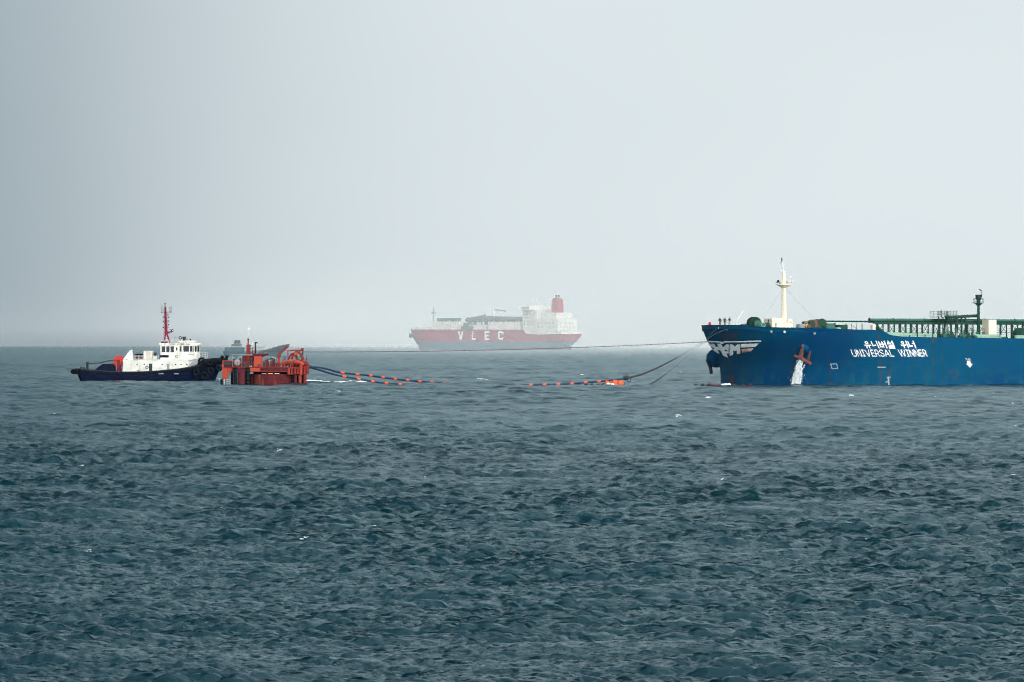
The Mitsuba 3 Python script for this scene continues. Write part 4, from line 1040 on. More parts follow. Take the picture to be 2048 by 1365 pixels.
# pipe platform with rails
t0, t1 = 47.815, 52.364
tz = 15.125
tp = ship.add('manifold_platform', [slab(t0, t1, 2.5, 6.5, tz - 0.12, tz, 0.02)], 'deck_green')
for x in np.linspace(t0 + 0.1, t1 - 0.1, 5):
    ship.add('platform_leg', box(x - 0.09, x + 0.09, 6.2, 6.4, MD - 0.4, tz - 0.1), 'deck_green', tp)
    ship.add('platform_truss', [rod((x, 6.3, tz - 0.1), (x + 0.45, 6.3, tz - 0.75), 0.05, 5), rod((x + 0.9, 6.3, tz - 0.1), (x + 0.45, 6.3, tz - 0.75), 0.05, 5)], 'deck_green', tp)
ship.add('platform_rail', rail([(t0, 6.5, tz), (t1, 6.5, tz)], 1.25, 0.75, 0.055, 3), 'deck_green', tp)
ship.add('platform_rail', rail([(t0, 2.5, tz), (t1, 2.5, tz)], 1.25, 0.9, 0.055, 2), 'deck_green', tp)
ship.add('vent_cowl', [rod((t0 + 1.6, 5, tz), (t0 + 1.6, 5, tz + 1.7), 0.11, 8, 0.05)], 'pipe_green', tp)
ship.add('valve_tree', [rod((t0 + 2.6, 5.5, tz), (t0 + 2.6, 5.5, tz + 1.25), 0.09, 6), ring((t0 + 0.7, 5.8, tz + 0.8), 0.28, 0.05, 'y', 12, 6)], 'deck_green', tp)
for k in range(9):
    x = t0 + 0.4 + k * 1.05
    h = rr.uniform(0.8, 2.3)
    ship.add('riser_valve', [rod((x, 8, MD - 0.3), (x, 8, MD + h), 0.2, 10), drum((x, 8.3, MD + h * 0.7), 0.33, 0.12, 'y', 12), slab(x - 0.34, x + 0.34, 7.6, 8.4, MD, MD + 0.5, 0.06)], rr.choice(['deck_green', 'pipe_green', 'deck_green']), tp, smooth=35)
sp_ = ship.add('sloping_pipe', [rod((t1 - 1.0, 4.0, tz - 0.1), (59.037, 4.0, tz + 0.25), 0.34, 12), rod((t1 - 1.4, 4.0, tz - 0.15), (t1 - 0.6, 4.0, tz), 0.42, 12)], 'deck_green', smooth=40)
for x in (t1 + 1.5, t1 + 2.6, t1 + 3.6):
    ship.add('pipe_foot', slab(x - 0.16, x + 0.16, 3.8, 4.2, MD, tz, 0.03), 'deck_green', sp_)
# vent post
xv = 58.744
vz = 18.163
vp = ship.add('vent_post', [rod((xv, 5, MD), (xv, 5, vz), 0.36, 14, 0.30), rod((xv, 5, MD - 0.5), (xv, 5, MD + 2.0), 0.55, 12, 0.36)], 'deck_green', smooth=40)
ship.add('post_platform', [plate([(xv + 1.15 * math.cos(a), 5 + 1.15 * math.sin(a)) for a in np.arange(10) * math.pi / 5], vz, vz + 0.1), rod((xv, 5, vz - 0.55), (xv, 5, vz), 0.34, 12, 0.95), slab(xv - 1.75, xv - 0.9, 4.8, 5.6, vz, vz + 0.08, 0.01)], 'deck_green', vp)
ship.add('post_rail', rail([(xv + 1.1 * math.cos(a), 5 + 1.1 * math.sin(a), vz + 0.1) for a in np.arange(9) * math.pi / 4], 1.05, 0.9, 0.045, 3), 'deck_green', vp)
ship.add('vent_head', [rod((xv, 5, vz), (xv, 5, 19.17), 0.36, 12), rod((xv, 5, 19.114), (xv, 5, 20.066), 0.66, 16, 0.72), rod((xv, 5, 18.946), (xv, 5, 19.17), 0.36, 16, 0.66)], 'dark_steel', vp, smooth=40)
hz = 20.066
ship.add('lamp_arm', pipe(curve([(xv + 0.62, 5.3, hz - 0.5), (xv + 0.66, 5.3, hz + 0.5), (xv + 0.40, 5.3, hz + 1.05), (xv - 0.1, 5.3, hz + 1.2)], 16), 0.06, 8), 'dark_steel', vp, smooth=40)
ship.add('lamp_head', rod((xv + 0.12, 5.3, hz + 1.18), (xv + 0.62, 5.3, hz + 0.85), 0.12, 8), 'dark_steel', vp)
# cream cabin and the gear behind it
c0, c1 = 59.155, 61.123
cb = ship.add('deck_cabin', slab(c0, c1, 5.9, 9.0, MD + 0.1, 14.46, 0.04), 'cream_paint', label='cream deck cabin beside the green vent post')
ship.add('cabin_seam', [box(c0 + k * (c1 - c0) / 3 - 0.015, c0 + k * (c1 - c0) / 3 + 0.015, 9.0, 9.02, MD + 0.2, 13.5) for k in (1, )], 'grey_paint', cb)
ship.add('cabin_plinth', slab(c0 - 0.1, c1 + 0.1, 5.8, 9.1, MD - 0.3, MD + 0.12, 0.03), 'pipe_green', cb)
xr = 65.436
ship.add('hose_winch', [drum((xr, 12, 11.4), 1.25, 2.0, 'y', 22), slab(xr - 1.6, xr + 1.6, 10.6, 13.4, 10.0, 10.9, 0.1), prism([(xr - 1.4, 10.0), (xr + 1.4, 10.0), (xr + 0.5, 12.3), (xr - 0.5, 12.3)], 13.1, 13.3)], 'deck_green', smooth=40)
ship.add('spill_tray', [slab(55.688, 57.955, 19, 20, 10.2, 10.6, 0.05)], 'deck_green')


# ------------------------------------------------------------------ the far gas carrier, bow to the left and away
GYAW = -0.663
gas = Thing('gas_carrier', 'large red and blue gas carrier with white superstructure, faded by haze on the horizon', 'ship', loc=(-94.099, 5695, -2.183), yaw=GYAW)
L = 194.653
# stations: y > 0 is the far (starboard) side in this frame, the loft mirrors it
st = []
for xr, xw, br, bw in ((-7.0, 1.5, 0.4, 0.3), (-4.0, 3.0, 6.5, 1.8), (2, 6, 11.5, 5.0), (12, 14, 16.0, 11.5), (26, 26, 18.0, 17.0), (L - 44, L - 44, 18.0, 17.5), (L - 24, L - 24, 17.9, 14.5), (L - 10, L - 11, 17.4, 6.0), (L - 1, L - 5, 16.6, 1.2)):
    z = 20.2 if xr < L - 46 else (20.2 - 4.6 * min(1, (xr - L + 46) / 22))
    st.append([(xw, bw * 0.8, -3), (xw, bw, 0.0), (xw, bw + (br - bw) * 0.10, 3.4), (xw + (xr - xw) * 0.35, bw + (br - bw) * 0.62, 7.8), (xw + (xr - xw) * 0.75, bw + (br - bw) * 0.95, 13.0), (xr, br, z)])


def gas_hull(p, n, uv):
    z = p.z + 2.141
    band = smoothstep(7.7, 7.9, z)
    q = fbm(p.x * 0.05, p.y * 0.05, p.z * 0.2, 3)
    return mix((0.006, 0.085, 0.155), mix((0.27, 0.009, 0.042), (0.20, 0.012, 0.050), q), band)


scene['gas_hull_paint'] = dict(type='twosided', bsdf=dict(type='principled', base_color=proc(gas_hull), roughness=0.55, specular=0.15))
hull = gas.add('hull', loft(st, 0.3, 0.3), 'gas_hull_paint', smooth=30)
GL = {'V': [[(0.0, 1), (0.28, 1), (0.5, 0.30), (0.72, 1), (1, 1), (0.62, 0), (0.38, 0)]], 'L': [[(0, 0), (0, 1), (0.27, 1), (0.27, 0.2), (1, 0.2), (1, 0)]],
      'E': [[(0, 0), (0, 1), (1, 1), (1, 0.82), (0.27, 0.82), (0.27, 0.6), (0.9, 0.6), (0.9, 0.42), (0.27, 0.42), (0.27, 0.18), (1, 0.18), (1, 0)]],
      'C': [[(0, 0.12), (0, 0.88), (0.14, 1), (0.86, 1), (1, 0.88), (1, 0.66), (0.74, 0.66), (0.74, 0.82), (0.27, 0.82), (0.27, 0.18), (0.74, 0.18), (0.74, 0.34), (1, 0.34), (1, 0.12), (0.86, 0)]]}
for ch, x0, x1 in (('V', 65.851, 72.184), ('L', 83.246, 87.979), ('E', 99.317, 104.976), ('C', 116.272, 122.536)):
    gas.add('letter', prism([(x0 + (x1 - x0) * a, 9.7 + 8.6 * b) for a, b in GL[ch][0]], -18.15, -17.9), 'letter_white', hull)
# deck: trunk covers, tanks, piping
for x0, x1, z0, z1 in ((12, 26, 20, 22.8), (26, 64, 20, 28.0), (66, 96, 20, 24.5), (98, L - 55, 20, 27.6)):
    gas.add('tank_trunk', prism([(x0, z0), (x1, z0), (x1 - 1.5, z1), (x0 + 1.5, z1)], -12, 12), 'white_paint')
for x0, x1, z, r, m in ((30, 58, 30.0, 1.6, 'pipe_green'), (66, L - 48, 29.6, 1.5, 'haze_blue')):
    p_ = gas.add('deck_pipe', [rod((x0, -6, z), (x1, -6, z), r, 12), rod((x0 + 2, -2, z), (x1 - 2, -2, z), r, 12)], m)
    for x in np.arange(x0 + 3, x1, 7.0):
        gas.add('pipe_stand', box(x - 0.4, x + 0.4, -6.6, -1.4, z - 5, z), 'grey_paint', p_)
gas.add('deck_tank', [rod((86, -9, 31.5), (L - 55, -9, 30.2), 2.3, 16), ball((L - 55, -9, 30.2), 2.3, 2), ball((86, -9, 31.5), 2.3, 2)], 'haze_blue', smooth=40)
gas.add('deck_tank', [rod((72, -8, 29.4), (92, -8, 33.6), 1.6, 12), rod((70, -8, 28.6), (100, -8, 29.4), 1.3, 12)], 'pipe_green', smooth=40)
gas.add('manifold', [box(66, 80, -14, -6, 20, 23.5), box(70, 76, -15, -5, 23.5, 26.5)], 'pipe_green')
for x, h, a in ((84, 36, -10), (101, 43, 9)):
    cr_ = gas.add('hose_crane', [rod((x, -6, 20), (x, -6, h - 4), 1.2, 10), rod((x, -6, h - 4), (x, -6, h), 1.4, 10, 0.8)], 'white_paint')
    gas.add('jib', rod((x, -6, h - 3), (x + a * 1.7, -6, h - 4.5), 0.7, 8), 'grey_paint', cr_)
gas.add('foremast', [rod((20, 0, 20), (20, 0, 42), 0.7, 8, 0.35), box(18.4, 21.6, -1.5, 1.5, 36, 37.5), rod((20, 0, 37), (20, 0, 43), 0.9, 8, 0.4)], 'grey_paint')
gas.add('windlass', [box(2, 8, -8, 8, 20, 22.6), drum((5, -5, 22.4), 1.6, 3, 'y', 12)], 'white_paint')
gas.add('bow_anchor', [ball((-1.5, -8.8, 14.5), 1.9, 1), box(-3.2, -0.5, -10.2, -8.8, 12.0, 16.2)], 'dark_steel')
gas.add('bow_rail', rail([(-6, -3, 20.2), (2, -11, 20.2), (12, -15.6, 20.2), (40, -17.8, 20.2)], 1.2, 3, 0.07), 'white_paint')
# superstructure
b0 = L - 44
sp = gas.add('superstructure', slab(L - 34, L - 6, -15.5, 15.5, 15.4, 30.5, 0.3), 'white_paint')
gas.add('poop_bulwark', [prism([(L - 47, 20.3), (L - 6, 20.3), (L - 2, 15.8), (L - 30, 15.2), (L - 44, 16.2)], -18.15, -17.85), box(L - 3.0, L - 1.2, -16.4, 16.4, 15.4, 18.6)], 'white_paint', sp)
gas.add('upper_house', slab(L - 27, L - 10, -13, 13, 30.5, 36.5, 0.3), 'white_paint', sp)
gas.add('accommodation', slab(L - 52, L - 33.9, -13, 13, 20, 39, 0.3), 'white_paint', sp)
br_ = gas.add('bridge', [slab(L - 50, L - 39, -18.5, 18.5, 39, 43, 0.3), box(L - 49, L - 40, -9, 9, 43, 44.5)], 'white_paint', sp)
gas.add('bridge_windows', box(L - 50.3, L - 49.9, -12, 12, 40.6, 42.2), 'glass_dark', br_)
gas.add('wing_windows', box(L - 49, L - 40, -18.62, -18.45, 40.6, 42.0), 'grey_paint', br_)
for z in (22.5, 25.6, 28.7, 32.0):
    for k in range(4):
        gas.add('cabin_window', box(L - 50 + k * 3.4, L - 48.6 + k * 3.4, -13.15, -12.95, z + 2, z + 3.2), 'grey_paint', sp)
for z in (18.5, 22.0, 25.5):
    for k in range(5):
        gas.add('cabin_window', box(L - 31 + k * 4.6, L - 29.6 + k * 4.6, -15.65, -15.45, z, z + 1.1), 'grey_paint', sp)
    for k in range(5):
        gas.add('cabin_window', box(L - 6.05, L - 5.9, -12 + k * 5, -10.6 + k * 5, z, z + 1.1), 'grey_paint', sp)
fn = gas.add('funnel', prism([(L - 23, 36), (L - 14, 36), (L - 14.8, 48.5), (L - 16.5, 50.8), (L - 21, 50.8), (L - 22.5, 48.5)], -4.2, 4.2), 'gas_red')
for x in (L - 20.4, L - 17.4):
    gas.add('exhaust', rod((x, 0, 50.5), (x + 0.4, 0, 54.0), 1.0, 10), 'dark_steel', fn)
gas.add('radar_mast', [rod((L - 45, 0, 44), (L - 45, 0, 52), 0.6, 8, 0.3), box(L - 47.5, L - 42.5, -2.5, 2.5, 47.5, 48.2), rod((L - 45, -3, 50), (L - 45, 3, 50), 0.3, 6)], 'white_paint')
gas.add('stern_rail', rail([(L - 28, -17.4, 15.6), (L - 10, -17.2, 15.6), (L - 1.5, -16.4, 15.6), (L - 1.5, 16.4, 15.6)], 1.2, 3, 0.07), 'white_paint')
gas.add('stern_winch', box(L - 9, L - 5, -13, -8, 15.4, 18), 'dark_steel')
gas.add('stern_winch', box(L - 9, L - 5, 6, 12, 15.4, 18), 'dark_steel')
gas.add('rudder', slab(L - 7, L - 1.5, -0.6, 0.6, -3, 3.2, 0.1), 'gas_blue', hull)


# ------------------------------------------------------------------ hoses, floats and lines between the buoy and the tanker
def mesh_step(y):
    return 0.20 * (max(y, 170) / 170) ** 1.25


def sea_z(x, y):
    return float(drop(x, y) + waves(np.array([[x]]), np.array([[y]]), np.array([[mesh_step(y)]]))[0, 0, 0])


BX, BZ = -64.544, -0.108


def banded_hose(key, label, pts, first, step, count, wide=0.8, r=0.21, wet=None):
    """A floating hose: dark blue, with orange collars; where it floats it rides half awash on the waves."""
    t = Thing(key, label, 'hose', group=None)
    line = curve(pts, 220)
    for q in line:
        s = sea_z(q[0], q[1])
        q[2] = max(q[2], s + 0.10) if wet is None else q[2]
    t.add('pipe', pipe(line, r, 10), 'hose_blue', smooth=50)
    s = np.concatenate([[0], np.cumsum(np.linalg.norm(np.diff(line, axis=0), axis=1))])
    at = lambda d: np.array([np.interp(d, s, line[:, k]) for k in range(3)])
    for k in range(count):
        d = first + step * k
        if d + 0.9 < s[-1]:
            t.add('collar', pipe([at(d), at(d + wide / 2), at(d + wide)], r * 1.28, 12), 'float_orange', smooth=50)
    return t, at, s[-1]


zb = BZ
H1 = [(BX + 19.9, 1261.3, zb + 3.95), (-41.483, 1262, 3.509), (-39.104, 1264, 2.831), (-33.932, 1270, 2.126), (-28.53, 1278, 1.343), (-21.961, 1288, 0.537), (-16.402, 1296, 0.043), (-11.329, 1302, -0.268)]
banded_hose('floating_hose', 'upper blue hose with orange collars running from the red buoy down to the water', H1, 7.8, 4.9, 9, 1.25)
H2 = [(BX + 19.85, 1260.6, zb + 3.9), (-41.351, 1258, 2.812), (-38.004, 1257, 1.934), (-35.242, 1257, 1.437), (-31.4, 1258, 0.766), (-28.106, 1259, 0.316), (-24.806, 1260, 0.053), (-21.279, 1261, -0.088)]
banded_hose('floating_hose', 'lower, shorter blue hose with orange collars hanging from the red buoy', H2, 8.6, 3.2, 6)
H3 = [(-0.219, 1246, -0.2), (3.946, 1247, -0.015), (10.53, 1248, 0.141), (16.027, 1249, 0.506), (20.434, 1250, 0.86), (25.068, 1251, 1.48)]
t3, _, _ = banded_hose('floating_hose', 'blue hose with orange collars afloat between the buoy and the tanker', H3, 1.0, 3.05, 7)
t3.add('end_fitting', [rod((24.519, 1251, 1.48), (25.618, 1251, 1.589), 0.5, 12), ring((25.72, 1250.6, 1.098), 0.45, 0.09, 'y', 14, 6)], 'dark_steel', smooth=40)
for k, (px, w, r, lab) in enumerate(((21.372, 0.75, 0.52, 'smaller orange pickup float beside the floating hose, left of the larger one'), (23.216, 0.95, 0.72, 'larger orange pickup float at the end of the floating hose'))):
    f_ = Thing('marker_float', lab, 'float', loc=(px, 1247 - k, 0.324))
    f_.add('body', [rod((-w, 0, 0.1), (w, 0, -0.05), r, 18, r * 0.92), ball((-w, 0, 0.1), (r * 0.5, r, r), 2), ball((w, 0, -0.05), (r * 0.45, r * 0.92, r * 0.92), 2)], 'float_orange', smooth=45)
    f_.add('band', rod((-w * 0.15, 0, 0.05), (w * 0.1, 0, 0.05), r * 1.04, 18), 'rope_dark')
    f_.add('lifting_eye', ring((w + r * 0.5, 0, 0), 0.18, 0.05, 'y', 12, 6), 'dark_steel')
R1 = curve([(25.068, 1251, 1.48), (28.147, 1251, 2.194), (31.97, 1250, 3.739), (36.115, 1249, 5.885)], 30)
lift = Thing('lifting_chain', 'dark chafe chain rising out of the water from the orange float towards the tanker', 'chain')
lift.add('chain', pipe(R1, np.linspace(0.24, 0.12, 30), 8), 'rope_dark', smooth=50)
lift.add('messenger', pipe(curve([R1[-1], (39.048, 1248, 7.698), (42.195, 1247, 9.563)], 20), 0.04, 5), 'hawser_rope')
R2 = curve([(29.223, 1250, -0.15), (30.322, 1250, 0.168), (32.299, 1250, 1.267), (33.947, 1250, 2.475)], 20)
lift = Thing('lifting_chain', 'short dark chain slanting out of the open water left of the blue bow', 'chain')
lift.add('chain', pipe(R2, np.linspace(0.17, 0.09, 20), 8), 'rope_dark', smooth=50)
lift.add('messenger', pipe(curve([R2[-1], (38.53, 1249, 6.269), (42.339, 1248, 9.508)], 20), 0.03, 5), 'hawser_rope')
# hawser from the bow to the buoy
lead, _ = on_hull(-0.20, 9.6, 0.1)
lead = np.array([48.714 + lead[0] * 0.914 + lead[1] * 0.407, 1254 + lead[0] * 0.407 - lead[1] * 0.914, lead[2] - 0.106])
end = np.array([BX + 18.0, 1262.2, BZ + 7.3])
n = 60
tt = np.linspace(0, 1, n)[:, None]
hw_ = lead + (end - lead) * tt
hw_[:, 2] -= 4 * 0.62 * (tt[:, 0] * (1 - tt[:, 0]))
hawser = Thing('mooring_hawser', 'long thin mooring hawser stretched from the tanker bow to the red buoy', 'rope')
hawser.add('rope', pipe(hw_, 0.085, 6), 'hawser_rope', smooth=50)
for u0, z0, lab in (([(0.02536, 12.65)], 0, 'left one of the two pale mooring lines crossing the blue bow from its upper chocks'), ([(0.08451, 12.38)], 0, 'right, longer one of the two pale mooring lines crossing the blue bow')):
    (ua_, za_), = u0
    ks = np.linspace(0, 1, 18)
    pts = [on_hull(ua_ + (-0.20 - ua_) * k, za_ + (9.6 - za_) * k, 0.16)[0] for k in ks]
    ln = Thing('bow_line', lab, 'rope', loc=TLOC, yaw=TYAW)
    ln.m[:3, 1] *= -1
    mirrored_add(ln, 'rope', pipe(pts, 0.055, 6), 'rope_pale')
# small floats on the messenger line
FL = []
for x, y, m in ((16.168, 1243, 'rope_dark'), (17.465, 1242, 'rope_dark'), (18.76, 1241, 'rope_dark'), (19.928, 1239, 'rope_dark'), (20.983, 1237, 'letter_white'), (21.835, 1236, 'letter_white'), (22.685, 1235, 'float_orange'),
                (39.717, 1228, 'rope_dark'), (41.12, 1228, 'rope_dark'), (42.523, 1228, 'dark_red'), (43.603, 1228, 'dark_red'), (44.574, 1228, 'dark_red'), (45.545, 1228, 'letter_white'), (46.193, 1228, 'letter_white'), (46.841, 1228, 'letter_white'), (48.136, 1228, 'dark_red'), (49.863, 1228, 'dark_red'), (51.374, 1228, 'dark_red')):
    FL.append((x, y, m))
for grp, lab, cat_ in ((FL[:7], 'string of small dark and white floats awash just below the orange pickup floats', 'floats'), (FL[7:], 'small red and white floats on the water at the foot of the blue bow', 'floats')):
    t = Thing('float_line', lab, 'float line')
    pts = [(x, y, sea_z(x, y) + 0.10) for x, y, _ in grp]
    t.add('line', pipe(curve(pts, 60), 0.05, 5), 'rope_dark')
    for (x, y, m), q in zip(grp, pts):
        t.add('bobber', ball((x, y, q[2] + 0.12), (0.42, 0.26, 0.24), 2), m, smooth=True)


# ------------------------------------------------------------------ crew on the bow
def person(key, label, loc, yaw, joints, top, legs, hat):
    """A standing figure: one skin from hulls along the bones, smoothed, with head, hands and clothes."""
    J = joints
    R_ = dict(pelvis=0.155, chest=0.175, neck=0.062, head=0.105, sl=0.075, el=0.052, wl=0.040, hl=0.045, sr=0.075, er=0.052, wr=0.040, hr=0.045, kl=0.068, al=0.048, fl=0.042, kr=0.068, ar=0.048, fr=0.042, tl=0.10, tr=0.10)

    def bones(pairs, grow=0.0):
        parts = []
        for a, b in pairs:
            pts = np.vstack([trimesh.creation.icosphere(2, R_[q] + grow).vertices + J[q] for q in (a, b)])
            parts.append(m3.Manifold.hull_points(pts))
        m = m3.Manifold.batch_boolean(parts, m3.OpType.Add).refine_to_length(0.045)
        mm = m.to_mesh()
        w = trimesh.Trimesh(mm.vert_properties[:, :3], mm.tri_verts)
        trimesh.smoothing.filter_taubin(w, iterations=8)
        return w
    t = Thing(key, label, 'person', loc=loc, yaw=yaw)
    body = t.add('body', bones([('chest', 'neck'), ('neck', 'head'), ('sl', 'el'), ('el', 'wl'), ('wl', 'hl'), ('sr', 'er'), ('er', 'wr'), ('wr', 'hr'), ('chest', 'sl'), ('chest', 'sr'), ('pelvis', 'chest'), ('pelvis', 'tl'), ('pelvis', 'tr'), ('tl', 'kl'), ('kl', 'al'), ('al', 'fl'), ('tr', 'kr'), ('kr', 'ar'), ('ar', 'fr')]), 'skin', smooth=True)
    t.add('jacket', bones([('pelvis', 'chest'), ('chest', 'sl'), ('chest', 'sr'), ('sl', 'el'), ('sr', 'er'), ('el', 'wl'), ('er', 'wr')], 0.018), top, smooth=True)
    t.add('trousers', bones([('pelvis', 'tl'), ('pelvis', 'tr'), ('tl', 'kl'), ('kl', 'al'), ('tr', 'kr'), ('kr', 'ar')], 0.016), legs, smooth=True)
    t.add('boots', bones([('al', 'fl')], 0.014), 'black_rubber', smooth=True)
    t.add('boots', bones([('ar', 'fr')], 0.014), 'black_rubber', smooth=True)
    h = J['head']
    t.add('helmet', cat([ball(h + np.array([0, 0, 0.045]), (0.125, 0.14, 0.10), 2), drum(h + np.array([0, -0.03, 0.03]), 0.145, 0.02, 'z', 16)]), hat, smooth=40)
    t.add('face', cat([ball(h + np.array([0, -0.105, -0.03]), (0.018, 0.03, 0.025), 1), ball(h + np.array([0.04, -0.092, 0.0]), 0.014, 1), ball(h + np.array([-0.04, -0.092, 0.0]), 0.014, 1)]), 'skin', smooth=True)
    for s in ('l', 'r'):
        w, q = J['h' + s], J['h' + s] - J['w' + s]
        q = q / np.linalg.norm(q)
        side = np.cross(q, [0, 1, 0.2])
        side /= np.linalg.norm(side)
        fing = [rod(w + side * (k - 1.5) * 0.02, w + side * (k - 1.5) * 0.021 + q * (0.075 - 0.008 * abs(k - 1.3)), 0.009, 6, 0.007) for k in range(4)] + [rod(w - side * 0.035 - q * 0.02, w - side * 0.06 + q * 0.03, 0.010, 6, 0.008)]
        t.add('fingers', fing, 'skin', body, smooth=40)
    return t


def pose(lh, rh, lean=0.0, stride=0.1):
    j = dict(pelvis=(0, 0, 0.95), chest=(lean * 0.5, 0, 1.32), neck=(lean * 0.8, 0, 1.50), head=(lean, -0.02, 1.63), sl=(lean * 0.6 - 0.19, 0, 1.41), sr=(lean * 0.6 + 0.19, 0, 1.41),
             tl=(-0.10, 0, 0.88), tr=(0.10, 0, 0.88), kl=(-0.11 - stride * 0.3, -0.03, 0.48), kr=(0.11 + stride * 0.3, -0.02, 0.48), al=(-0.12 - stride, 0.02, 0.10), ar=(0.12 + stride, 0.02, 0.10), fl=(-0.13 - stride, -0.13, 0.05), fr=(0.13 + stride, -0.13, 0.05),
             el=lh[0], wl=lh[1], hl=lh[2], er=rh[0], wr=rh[1], hr=rh[2])
    return {k: np.array(v, float) for k, v in j.items()}


def on_ship(x, y, z):
    return (48.714 + x * 0.914 + y * 0.407, 1254 + x * 0.407 - y * 0.914, z - 0.106)


person('person', 'leftmost of three crew standing at the bow, dark clothing, arm held out to the left', on_ship(-4.168, 2, 13.15), 0.5,
       pose(((-0.42, -0.08, 1.25), (-0.60, -0.14, 1.10), (-0.66, -0.16, 1.05)), ((0.30, -0.02, 1.15), (0.33, -0.10, 0.92), (0.33, -0.13, 0.84)), -0.05, 0.03), 'overall_dark', 'overall_dark', 'rope_pale')
person('person', 'middle one of three crew standing at the bow, green overalls, elbow out to the left', on_ship(-3.006, 2, 13.15), 0.3,
       pose(((-0.38, -0.02, 1.24), (-0.46, -0.14, 1.02), (-0.46, -0.18, 0.95)), ((0.28, -0.02, 1.15), (0.29, -0.12, 0.93), (0.28, -0.16, 0.86)), 0.02, 0.02), 'overall_green', 'overall_green', 'rope_pale')
person('person', 'rightmost of three crew at the bow, dark jacket and light trousers', on_ship(-1.843, 2, 13.15), -0.6,
       pose(((-0.33, -0.05, 1.17), (-0.30, -0.22, 1.05), (-0.26, -0.28, 1.04)), ((0.30, -0.05, 1.17), (0.26, -0.22, 1.05), (0.20, -0.28, 1.04)), 0.03, 0.04), 'overall_dark', 'overall_grey', 'overall_dark')

# ------------------------------------------------------------------ wash water falling from the hawse pipe
pts = []
for k in np.linspace(0, 1, 26):
    pts.append(A_PORT(-0.62 - 1.75 * k ** 1.1, -0.9 - 6.5 * k, DP - 0.5 + 1.5 * math.sqrt(k) + 0.35 * k))
pts = np.array(pts)
jet = Thing('wash_water', 'white stream of water pouring from the hawse pipe under the rusty anchor', 'water', loc=TLOC, yaw=TYAW)
jet.m[:3, 1] *= -1
for a in range(15):
    r_ = np.random.default_rng(30 + a)
    k = np.linspace(0, 1, 26)
    start, stop = int(r_.integers(0, 4)) * (a % 3 > 0), 26 - int(r_.integers(0, 7)) * (a % 4 == 1)
    lane = (a - 7) / 7 + r_.normal(0, 0.08)
    across_ = lane * (0.30 + 0.68 * k) + 0.10 * np.sin(k * (7 + 4 * r_.random()) + a)
    q = pts + np.stack([across_ * 0.93, across_ * 0.36 + r_.normal(0, 0.10), r_.normal(0, 0.03, 26)], 1)
    m = pipe(q[start:stop], ((0.05 + 0.11 * k) * (0.5 + 1.0 * r_.random(26)))[start:stop], 8)
    v = m.vertices
    m.vertices = v + (meshkit.fbm(v * [3.5, 3.5, 1.2], 3, seed=a)[:, None] - 0.5) * [0.36, 0.3, 0.1]
    mirrored_add(jet, 'strand', m, 'wash_white' if a % 3 else 'wet_grey', smooth=True)

r_ = np.random.default_rng(8)
drops = []
for _ in range(150):
    k = r_.uniform(0.15, 1.0)
    c_ = pts[int(k * 25)] + np.array([r_.normal(0, 0.45 + 0.5 * k), r_.normal(0.2, 0.4), r_.normal(0, 0.3)])
    drops.append(ball(c_, r_.uniform(0.04, 0.11) * np.array([1, 1, 1.8]), 0))
mirrored_add(jet, 'spray', drops, 'foam_white', kind='stuff')

# ------------------------------------------------------------------ foam on the sea and a bird
fr = np.random.default_rng(77)
chips = []


def foam(x, y, w, d, count, size=0.35):
    """A patch of torn foam riding on the waves: many small lumps."""
    for _ in range(count):
        a, b = fr.normal(0, 0.42), fr.normal(0, 0.42)
        if abs(a) > 1 or abs(b) > 1:
            continue
        px, py = x + a * w, y + b * d
        r = size * fr.uniform(0.35, 1.0)
        m = trimesh.creation.icosphere(1)
        m.apply_scale([r * fr.uniform(0.9, 2.0), r * fr.uniform(0.9, 1.6), r * fr.uniform(0.18, 0.34)])
        w3 = waves(np.array([[px]]), np.array([[py]]), np.array([[mesh_step(py)]]))[0, 0]
        m.apply_translation([px + w3[1], py + w3[2], float(drop(px, py)) + w3[0] + r * 0.05])
        chips.append(m)


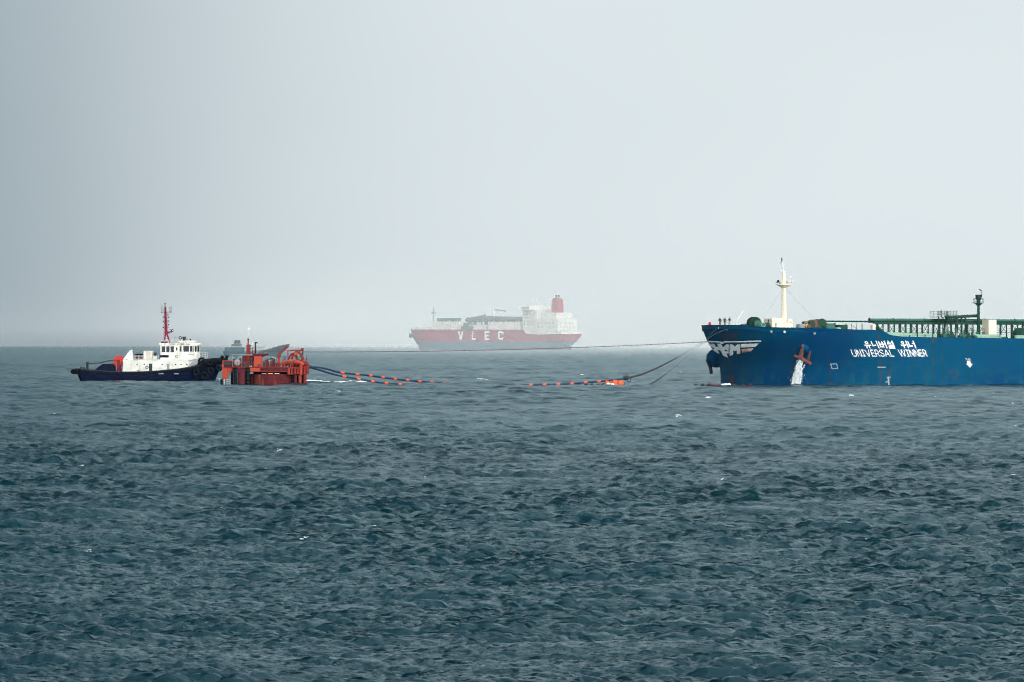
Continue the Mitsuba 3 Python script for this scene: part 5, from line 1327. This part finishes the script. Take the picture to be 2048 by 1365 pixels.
foam(-44.302, 1330, 4.2, 9, 240, 0.30)
foam(-47.167, 1335, 1.6, 6, 120, 0.34)
foam(-39.924, 1340, 3.6, 7, 160, 0.26)
foam(-35.7, 1345, 2.6, 6, 110, 0.30)
foam(61.852, 1239, 2.6, 2.5, 150, 0.26)
foam(46.603, 1236, 1.1, 2, 26, 0.2)
foam(-28.692, 1246, 0.9, 4, 40, 0.22)
foam(21.108, 1238, 1.2, 3, 40, 0.2)
foam(-85.983, 1355, 0.9, 4, 50, 0.25)
foam(-7.363, 1420, 1.7, 12, 60, 0.3)
foam(50.501, 1700, 1.1, 16, 40, 0.35)
foam(-137.449, 1950, 1.3, 18, 40, 0.4)
foam(1.843, 265.5, 0.16, 0.9, 36, 0.05)
foam(18.212, 293.5, 0.16, 1.0, 30, 0.05)
foam(-21.165, 519, 0.2, 2.5, 20, 0.08)
sp = fr.uniform(0, 1, (34, 2))
for a, b in sp:
    y = 260 * (1700 / 260) ** b
    foam(y * (a - 0.5) * 0.18, y, 0.00035 * y + 0.10, 0.004 * y, 14, 0.018 + 0.00016 * y)
tuft = Thing('sea_foam', 'scattered white foam flecks and wash on the water', 'foam', kind='stuff')
tuft.add('', chips, 'foam_white', smooth=True)

BXY = (0.168, 272.5)
bz = sea_z(*BXY)
bird = Thing('sea_bird', 'small dark bird with a white breast sitting on the water in mid foreground', 'bird', loc=(BXY[0], BXY[1], bz - 0.02), yaw=0.3)
bird.add('body', cat([ball((0, 0, 0.06), (0.17, 0.085, 0.075), 2), rod((-0.11, 0, 0.09), (-0.17, 0, 0.19), 0.05, 10, 0.036), ball((-0.175, 0, 0.20), 0.046, 2), rod((0.12, 0, 0.07), (0.27, 0, 0.08), 0.05, 8, 0.012)]), 'dark_steel', smooth=50)
bird.add('beak', rod((-0.21, 0, 0.195), (-0.285, 0, 0.18), 0.014, 6, 0.004), 'yellow_paint')
for s in (1, -1):
    bird.add('wing', trimesh.convex.convex_hull(np.array([(-0.08, s * 0.07, 0.10), (0.16, s * 0.05, 0.10), (0.22, s * 0.02, 0.09), (-0.02, s * 0.20, 0.20), (0.10, s * 0.24, 0.21), (0.0, s * 0.07, 0.075)])), 'dark_steel')
bird.add('breast', ball((-0.05, 0, 0.035), (0.11, 0.07, 0.05), 2), 'letter_white', smooth=True)
